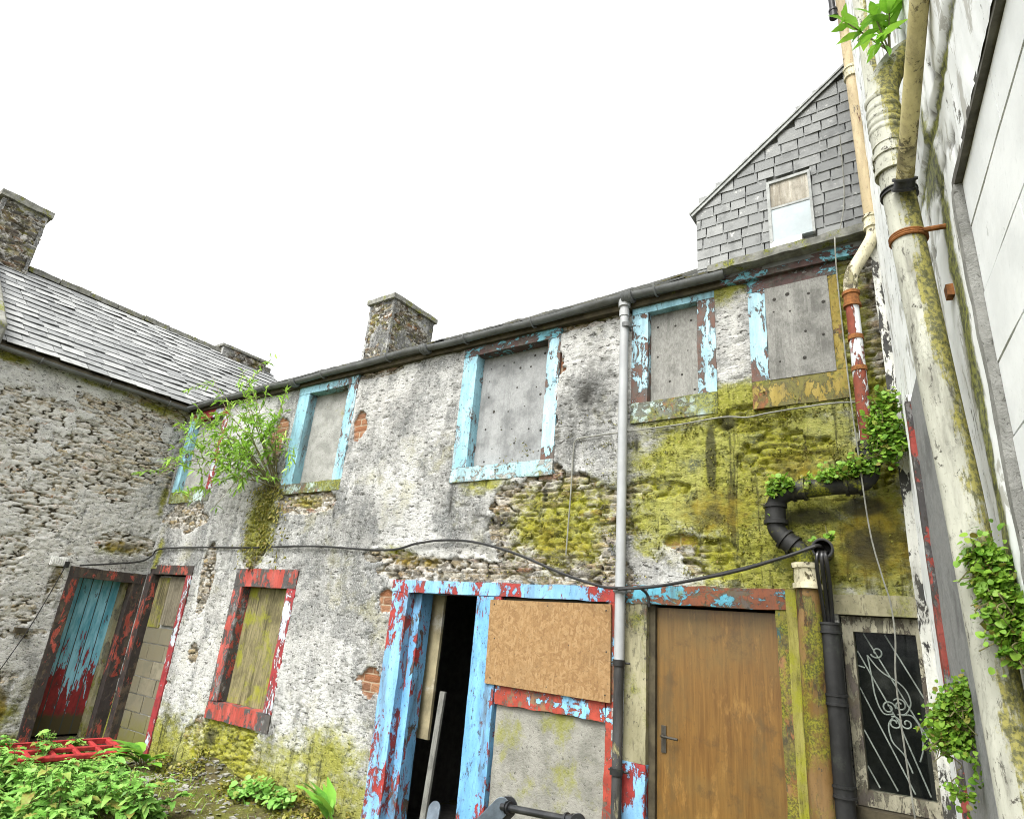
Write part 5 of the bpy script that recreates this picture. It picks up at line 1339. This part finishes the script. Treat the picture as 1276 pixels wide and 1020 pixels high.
def leaves(mb, pos, d, up, ln, wd, shape, fold=.25, bend=.3, wav=0.0, mi=0):
    pos = np.asarray(pos, float); n = len(pos)
    d = d / (np.linalg.norm(d, axis=1)[:, None] + 1e-9)
    s = np.cross(d, up); s /= (np.linalg.norm(s, axis=1)[:, None] + 1e-9)
    nn = np.cross(s, d)
    k = len(shape)
    V = np.zeros((n, k, 3, 3))
    for i, (t, w_) in enumerate(shape):
        c = pos + d * (ln * t)[:, None] - nn * (bend * ln * t * t)[:, None]
        wv = (wav * ln * np.sin(t * 11 + RNG.uniform(0, 6, n)))[:, None] * nn
        V[:, i, 1] = c
        V[:, i, 0] = c - s * (wd * w_ * .5)[:, None] + nn * (fold * wd * w_ * .5)[:, None] + wv
        V[:, i, 2] = c + s * (wd * w_ * .5)[:, None] + nn * (fold * wd * w_ * .5)[:, None] - wv
    base = np.arange(n)[:, None] * (k * 3)
    q = []
    for i in range(k - 1):
        for j in (0, 1):
            a = i * 3 + j
            q.append([a, a + 1, a + 4, a + 3])
    q = (np.array(q)[None] + base[:, :, None]).reshape(-1, 4)
    mb.add(V.reshape(-1, 3), q.tolist(), mi)

def rdir(n, up=.3, spread=1.0):
    v = RNG.normal(0, spread, (n, 3)); v[:, 2] += up
    return v / np.linalg.norm(v, axis=1)[:, None]

def creeper(name, blobs, n, size, label, normal, cat='plant', parent=None, mat='leaf_ivy', density_noise=9):
    """small round leaves massed over a wall or pipe, with trailing stems"""
    root = thing(name, blobs[0][0], label, cat)
    mb = MB(); nrm = np.array(normal, float)
    tot = sum(b[1] * b[2] for b in blobs)
    st = MB()
    for (c, ru, rz) in [(np.array(b[0], float), b[1], b[2]) for b in blobs]:
        m = int(n * ru * rz / tot)
        p = RNG.normal(0, .48, (m, 3)) * np.array((ru, ru * .55, rz)) + c
        keep = fbm(p[:, 0] * density_noise, p[:, 2] * density_noise, p[:, 1] * density_noise, seed=3, oct=2) > .40
        p = p[keep]; m = len(p)
        d = rdir(m, -.25, .8) + nrm * .35; up = rdir(m, .9, .5) + nrm * .8
        ln = size * RNG.choice([.6, .8, 1.0, 1.3, 1.7], m) * RNG.uniform(.8, 1.2, m)
        leaves(mb, p, d, up, ln, ln * RNG.uniform(.85, 1.1, m), LEAF_ROUND, .15, .25)
        for j in range(max(3, m // 40)):
            a = c + RNG.normal(0, .3, 3) * (ru, ru * .4, rz); b = a + np.array((RNG.normal(0, ru * .5), 0, -RNG.uniform(.3, 1) * rz)) + nrm * RNG.uniform(-.01, .04)
            st.tube(spline([a, (a + b) / 2 + RNG.normal(0, .02, 3), b], 5), .0018, 5)
    mb.build('foliage', M[mat], root, weld=False, angle=180)
    st.build('stem', M['stem'], root, weld=False)
    return root

# bush rooted in the wall
bu = thing('wall_bush', (-6.54, 4.28, 3.0), 'bright green bush with narrow leaves growing out of the wall beside the blue window', 'bush')
base = np.array((-6.54, 4.3, 3.05))
tips = [(-8.31, 3.75, 3.37), (-8.19, 3.8, 3.70), (-7.6, 3.8, 3.46), (-7.39, 3.75, 4.22), (-6.70, 3.85, 4.10), (-6.41, 4.05, 4.22), (-6.95, 3.75, 3.72), (-6.98, 3.8, 2.68), (-6.55, 3.8, 3.0), (-6.10, 4.12, 3.42), (-8.1, 3.9, 3.95), (-6.45, 3.9, 3.58), (-7.2, 3.9, 4.38), (-6.5, 4.1, 3.86), (-7.8, 3.8, 3.25), (-7.3, 3.75, 2.95), (-7.0, 3.7, 3.35), (-7.75, 3.7, 3.85), (-7.0, 3.85, 4.35), (-7.55, 3.75, 3.62), (-6.75, 3.65, 3.25), (-7.15, 3.7, 3.55), (-7.9, 3.7, 3.5), (-8.35, 3.8, 3.25), (-8.2, 3.7, 3.55), (-7.9, 3.75, 4.1), (-7.65, 3.75, 4.45), (-7.1, 3.8, 4.5), (-7.35, 3.7, 2.75), (-6.25, 4.0, 3.9)]
st = MB(); lf = MB()
for t in tips:
    t = np.array(t); mid = base * .45 + t * .55 + np.array((0, -.1, .16)) + RNG.normal(0, .05, 3)
    path = spline([base + RNG.normal(0, .05, 3) * (1, .2, 1), base * .75 + t * .25 + np.array((0, -.1, .12)), mid, t], 7)
    st.tube(path, np.linspace(.008, .002, len(path)), 6)
    L_ = len(path)
    nodes = []
    for i in range(int(L_ * .5), L_, 3): nodes.append((path[i], path[min(i + 1, L_ - 1)] - path[i - 1], 1.0))
    for j in range(3):                                                    # side twigs
        i = RNG.integers(int(L_ * .45), L_ - 1)
        a = path[i]; b = a + RNG.normal(0, .20, 3) + (t - base) * .06 + np.array((0, -.03, .03))
        tw = spline([a, (a + b) / 2 + RNG.normal(0, .02, 3), b], 4)
        st.tube(tw, np.linspace(.004, .0015, len(tw)), 5)
        for q in range(1, len(tw)): nodes.append((tw[q], b - a, 1.0))
    for (p, ax_, s_) in nodes:
        m = 3
        d = ax_ / (np.linalg.norm(ax_) + 1e-9) * .9 + RNG.normal(0, .75, (m, 3)) + np.array((0, 0, -.05))
        ln = RNG.uniform(.05, .11, m) * s_
        leaves(lf, np.repeat(p[None], m, 0) + RNG.normal(0, .008, (m, 3)), d, rdir(m, 1.2, .4), ln, ln * RNG.uniform(.2, .3, m), LEAF_LANCE, .3, .3)
lf.build('foliage', M['leaf_bush'], bu, weld=False, angle=180)
st.build('branch', M['stem'], bu, weld=False)

# hanging moss below it
mb = MB(); n = 2000
x = RNG.normal(-6.62, .17, n); z = RNG.uniform(2.1, 3.1, n); x = x + (z - 2.6) * -.08
keep = fbm(x * 7, z * 5, seed=77, oct=3) + .25 * (z - 2.5) > .42
x, z = x[keep], z[keep]; n = len(x)
p = np.stack([x, np.full(n, 4.29) - RNG.uniform(0, .05, n), z], -1)
d = RNG.normal(0, .35, (n, 3)) + np.array((0, -.5, -.7))
ln = RNG.uniform(.015, .05, n)
leaves(mb, p, d, rdir(n, .3, .6) + np.array((0, -1, 0)), ln, ln * .45, LEAF_LANCE, .1, .3)
o = mb.build('hanging_moss', M['moss'], weld=False, angle=180); tag(o, 'yellow-green moss hanging down the wall under the bush', 'moss', kind='stuff')

# raised cushions of moss on the damp right part of the wall
mb = MB(); n = 26000
x = RNG.uniform(-3.3, -.3, n); z = RNG.uniform(2.05, 3.4, n)
band = np.exp(-((z - 3.22) / .06) ** 2) * (x > -2.0) + np.exp(-((x + 1.1) / .9) ** 2 - ((z - 2.75) / .4) ** 2) * .8 + np.exp(-((x + 2.6) / .5) ** 2 - ((z - 2.45) / .3) ** 2) * .6 + np.exp(-((x + .9) / .3) ** 2 - ((z - 2.35) / .12) ** 2) * .8
k = (fbm(x * 9, z * 16, seed=401, oct=4, gain=.65) + .12 * band) > .66
x, z = x[k], z[k]; n = len(x)
p = np.stack([x, 4.305 - RNG.uniform(0, .022, n), z], -1)
ln = RNG.uniform(.008, .022, n)
leaves(mb, p, RNG.normal(0, .5, (n, 3)) + np.array((0, -.9, .1)), rdir(n, 1.0, .5), ln, ln * .6, LEAF_LANCE, .1, .35)
o = mb.build('wall_moss', M['moss'], weld=False, angle=180); tag(o, 'small cushions of moss on the damp wall under the right-hand upper windows', 'moss', kind='stuff')

creeper('pipe_creeper', [((-.27, 4.03, 3.0), .09, .17), ((-.25, 4.02, 2.88), .10, .12), ((-.30, 4.02, 2.80), .07, .06), ((-.24, 4.03, 3.14), .06, .08)], 2200, .022, 'creeper clump hanging over the red pipe beside the corner post', (0, -1, .2))
creeper('pipe_creeper', [((-.5, 4.11, 2.73), .15, .045), ((-.66, 4.10, 2.71), .13, .04), ((-.84, 4.10, 2.69), .11, .05), ((-.95, 4.10, 2.62), .05, .09), ((-.42, 4.09, 2.76), .08, .06)], 1500, .020, 'creeper trailing along the black horizontal pipe under the right window', (0, -1, .4))
creeper('wall_creeper', [((.062, 2.12, 1.92), .05, .075), ((.075, 2.10, 1.83), .055, .09), ((.085, 2.08, 1.73), .04, .06), ((.04, 2.13, 1.95), .03, .035)], 2000, .013, 'leafy creeper clump clinging to the thick white pipe', (-.8, -.6, .2))
creeper('wall_creeper', [((-.09, 3.05, 1.50), .07, .08), ((-.12, 3.05, 1.43), .07, .07), ((-.06, 3.0, 1.56), .045, .06), ((-.10, 3.0, 1.31), .05, .08)], 3400, .013, 'large creeper mass low in the corner beside the grille window', (-.5, -.9, .2))
creeper('wall_creeper', [((-.62, 4.12, 2.345), .03, .02), ((-.68, 4.13, 2.34), .03, .018)], 60, .022, 'tiny creeper tuft on top of the open pipe mouth', (0, -1, .5))

# sapling at the top of the thick pipe
sg = thing('sapling', (.02, 2.2, 3.86), 'leafy sapling sprouting from the bend of the thick white pipe', 'plant')
st = MB(); lf = MB()
for (a, b, k) in [((.03, 2.2, 3.88), (-.10, 2.16, 4.08), 9), ((.03, 2.2, 3.88), (.0, 2.14, 4.03), 12), ((.03, 2.2, 3.86), (.05, 2.12, 4.0), 10), ((.03, 2.2, 3.86), (.0, 2.1, 3.88), 9), ((.03, 2.2, 3.88), (.045, 2.16, 4.08), 8)]:
    a = np.array(a); b = np.array(b); pth = spline([a, (a + b) / 2 + np.array((0, 0, .0)), b], 5)
    st.tube(pth, np.linspace(.004, .002, len(pth)), 6)
    for j in range(k):
        p = pth[RNG.integers(len(pth) // 2, len(pth))]
        d = RNG.normal(0, .8, (1, 3)) + (b - a)[None] * 4; ln = np.array([RNG.uniform(.06, .11)])
        leaves(lf, p[None], d, rdir(1, 1.5, .4), ln, ln * .42, LEAF_LANCE, .2, .3)
lf.build('foliage', M['leaf_top'], sg, weld=False, angle=180); st.build('stem', M['stem'], sg, weld=False)

def gz_(x, y):
    return float((fbm(np.array([x * 1.1]), np.array([y * 1.1]), seed=5, oct=3)[0] - .5) * .10 - .02)

def rosette(name, x, y, n, ln, wd, label, mat='leaf_dock', up=.9, shape=LEAF_DOCK, group=None, z=None, parent_cat='weed', wav=.03):
    z = gz_(x, y) if z is None else z
    root = thing(name, (x, y, z), label, parent_cat, group)
    lf = MB(); st = MB()
    for j in range(n):
        a = RNG.uniform(0, 2 * math.pi); tilt = RNG.uniform(.25, 1.0) * (1.6 - up)
        d = np.array((math.cos(a) * tilt, math.sin(a) * tilt, up * RNG.uniform(.5, 1.2)))
        L_ = ln * RNG.uniform(.6, 1.15)
        p0 = np.array((x, y, z)) + RNG.normal(0, .02, 3) * (1, 1, 0); p1 = p0 + d / np.linalg.norm(d) * L_ * .45
        st.tube(spline([p0, (p0 + p1) / 2 + np.array((0, 0, .01)), p1], 4), .004, 5)
        leaves(lf, p1[None], (d + np.array((math.cos(a) * .4, math.sin(a) * .4, -.1)))[None], np.array([[-.3 * math.cos(a), -.3 * math.sin(a), 1.0]]), np.array([L_]), np.array([wd * RNG.uniform(.8, 1.2)]), shape, .25, .4, wav)
    lf.build('foliage', M[mat], root, weld=False, angle=180); st.build('stem', M['stem'], root, weld=False)
    return root

rosette('dock_plant', -7.35, 3.95, 16, .30, .12, 'broad-leaved dock plant by the wall between red barrier and red window', up=.9)
rosette('dock_plant', -4.35, 3.95, 9, .30, .085, 'upright dock plant at the foot of the blue door frame', up=1.25, z=.03)
# tall soft weeds in the foreground
spots = []
tries = 0
while len(spots) < 66 and tries < 5000:
    tries += 1
    t = RNG.uniform(0, 1); x = RNG.uniform(-8.1, -5.6); y = RNG.uniform(2.1, 3.9)
    # weeds grow left of a line from (-7.6,3.75) to (-5.85,3.35)
    if y > 3.62 - .22 * (x + 7.4) : continue
    if all((x - a) ** 2 + (y - b) ** 2 > .035 for a, b in spots): spots.append((x, y))
def weed(x, y, hgt):
    z = gz_(x, y)
    root = thing('nettle_weed', (x, y, z), 'soft pale green leafy weed in the patch beside the red barrier', 'weed', 'leafy weeds filling the left foreground')
    lf = MB(); st = MB()
    for s_ in range(4):
        p0 = np.array((x, y, z)) + RNG.normal(0, .04, 3) * (1, 1, 0); p1 = p0 + np.array((RNG.normal(0, .10), RNG.normal(0, .10), hgt * RNG.uniform(.6, 1.1)))
        pth = spline([p0, (p0 + p1) / 2 + RNG.normal(0, .02, 3), p1], 5); st.tube(pth, np.linspace(.004, .002, len(pth)), 5)
        m = 16
        idx = RNG.integers(2, len(pth), m); ang = RNG.uniform(0, 6.28, m)
        d = np.stack([np.cos(ang), np.sin(ang), RNG.uniform(-.1, .6, m)], -1)
        ln = RNG.uniform(.07, .16, m) * (1.2 - .5 * idx / len(pth))
        leaves(lf, pth[idx], d, rdir(m, 2.0, .4), ln, ln * RNG.uniform(.42, .62, m), LEAF_SERR, .25, .5, .06)
    lf.build('foliage', M['leaf_weed'], root, weld=False, angle=180); st.build('stem', M['stem'], root, weld=False)
for (x, y) in spots: weed(x, y, RNG.choice([.10, .18, .26, .40], p=[.2, .35, .3, .15]) * RNG.uniform(.85, 1.15) * (.7 if y > 3.2 else 1))
creeper('fern_clump', [((-5.6, 4.15, .10), .22, .08), ((-5.25, 4.12, .10), .18, .07), ((-5.75, 4.05, .06), .15, .05)], 900, .035, 'low feathery green clump at the foot of the grey wall', (0, -.6, .8), mat='leaf_weed')
mb = MB(); n = 3000
x = RNG.uniform(-8.6, -3.0, n); y = RNG.uniform(2.0, 4.3, n)
k = fbm(x * 2, y * 2, seed=91, oct=3) > .5
x, y = x[k], y[k]; n = len(x)
zz = (fbm(x * 1.1, y * 1.1, seed=5, oct=3) - .5) * .10 - .03 + .20 * np.exp(-((x + 6.65) / .5) ** 2 - ((y - 4.3) / .22) ** 2)
ln = RNG.uniform(.03, .10, n)
leaves(mb, np.stack([x, y, zz], -1), rdir(n, 1.2, .5), rdir(n, .2, 1), ln, ln * .12, GRASS, .1, .5)
o = mb.build('grass', M['grass'], weld=False, angle=180); tag(o, 'short rough grass and moss scattered over the yard', 'grass', kind='stuff')

# loose stones, plaster flakes and plants along the foot of the wall
mb = MB(); n = 900
x = RNG.uniform(-7.9, -3.2, n); y = 4.28 - np.abs(RNG.normal(0, .35, n)); 
for k in range(n):
    r_ = RNG.uniform(.006, .02) * (1.6 if RNG.random() < .08 else 1)
    z_ = gz_(x[k], y[k]) + .20 * math.exp(-((x[k] + 6.65) / .5) ** 2 - ((y[k] - 4.3) / .22) ** 2) + .10 * math.exp(-((x[k] + 5.2) / .8) ** 2 - ((y[k] - 4.4) / .25) ** 2)
    c = np.array([(a, b, h) for h in (0, 1) for (a, b) in ((-1, -1), (1, -1), (1, 1), (-1, 1))], float)
    c = (c + RNG.uniform(-.35, .35, (8, 3))) * (r_ * 1.3, r_, r_ * .55)
    an = RNG.uniform(0, 6.28); ca, sa = math.cos(an), math.sin(an)
    c = np.stack([c[:, 0] * ca - c[:, 1] * sa, c[:, 0] * sa + c[:, 1] * ca, c[:, 2]], -1) + (x[k], y[k], z_ - r_ * .1)
    mb.hexa(c)
o = mb.build('rubble', M['rubble'], weld=False, smooth=False); tag(o, 'small stones and fallen plaster flakes along the foot of the front wall', 'rubble', kind='stuff')
mb = MB(); n = 5200
x = RNG.uniform(-7.6, -3.4, n); y = 4.29 - np.abs(RNG.normal(0, .16, n)); 
k = fbm(x * 3, y * 3, seed=191, oct=3) > .47
x, y = x[k], y[k]; n = len(x)
zz = (fbm(x * 1.1, y * 1.1, seed=5, oct=3) - .5) * .10 - .01 + .22 * np.exp(-((x + 6.65) / .5) ** 2 - ((y - 4.3) / .22) ** 2) + .10 * np.exp(-((x + 5.2) / .8) ** 2 - ((y - 4.4) / .25) ** 2) + np.abs(RNG.normal(0, .05, n)) * (y > 4.2)
ln = RNG.uniform(.012, .045, n)
leaves(mb, np.stack([x, y, zz], -1), rdir(n, .5, .7) + np.array((0, -.3, 0)), rdir(n, 1, .6), ln, ln * .6, LEAF_ROUND, .1, .4)
o = mb.build('ground_moss', M['moss'], weld=False, angle=180); tag(o, 'low moss and seedlings creeping along the foot of the grey wall', 'moss', kind='stuff')

SC.render.film_transparent = False
SC.cycles.max_bounces = 6
SC.cycles.transparent_max_bounces = 8
SC.cycles.use_denoising = True
SC.cycles.filter_width = 1.0
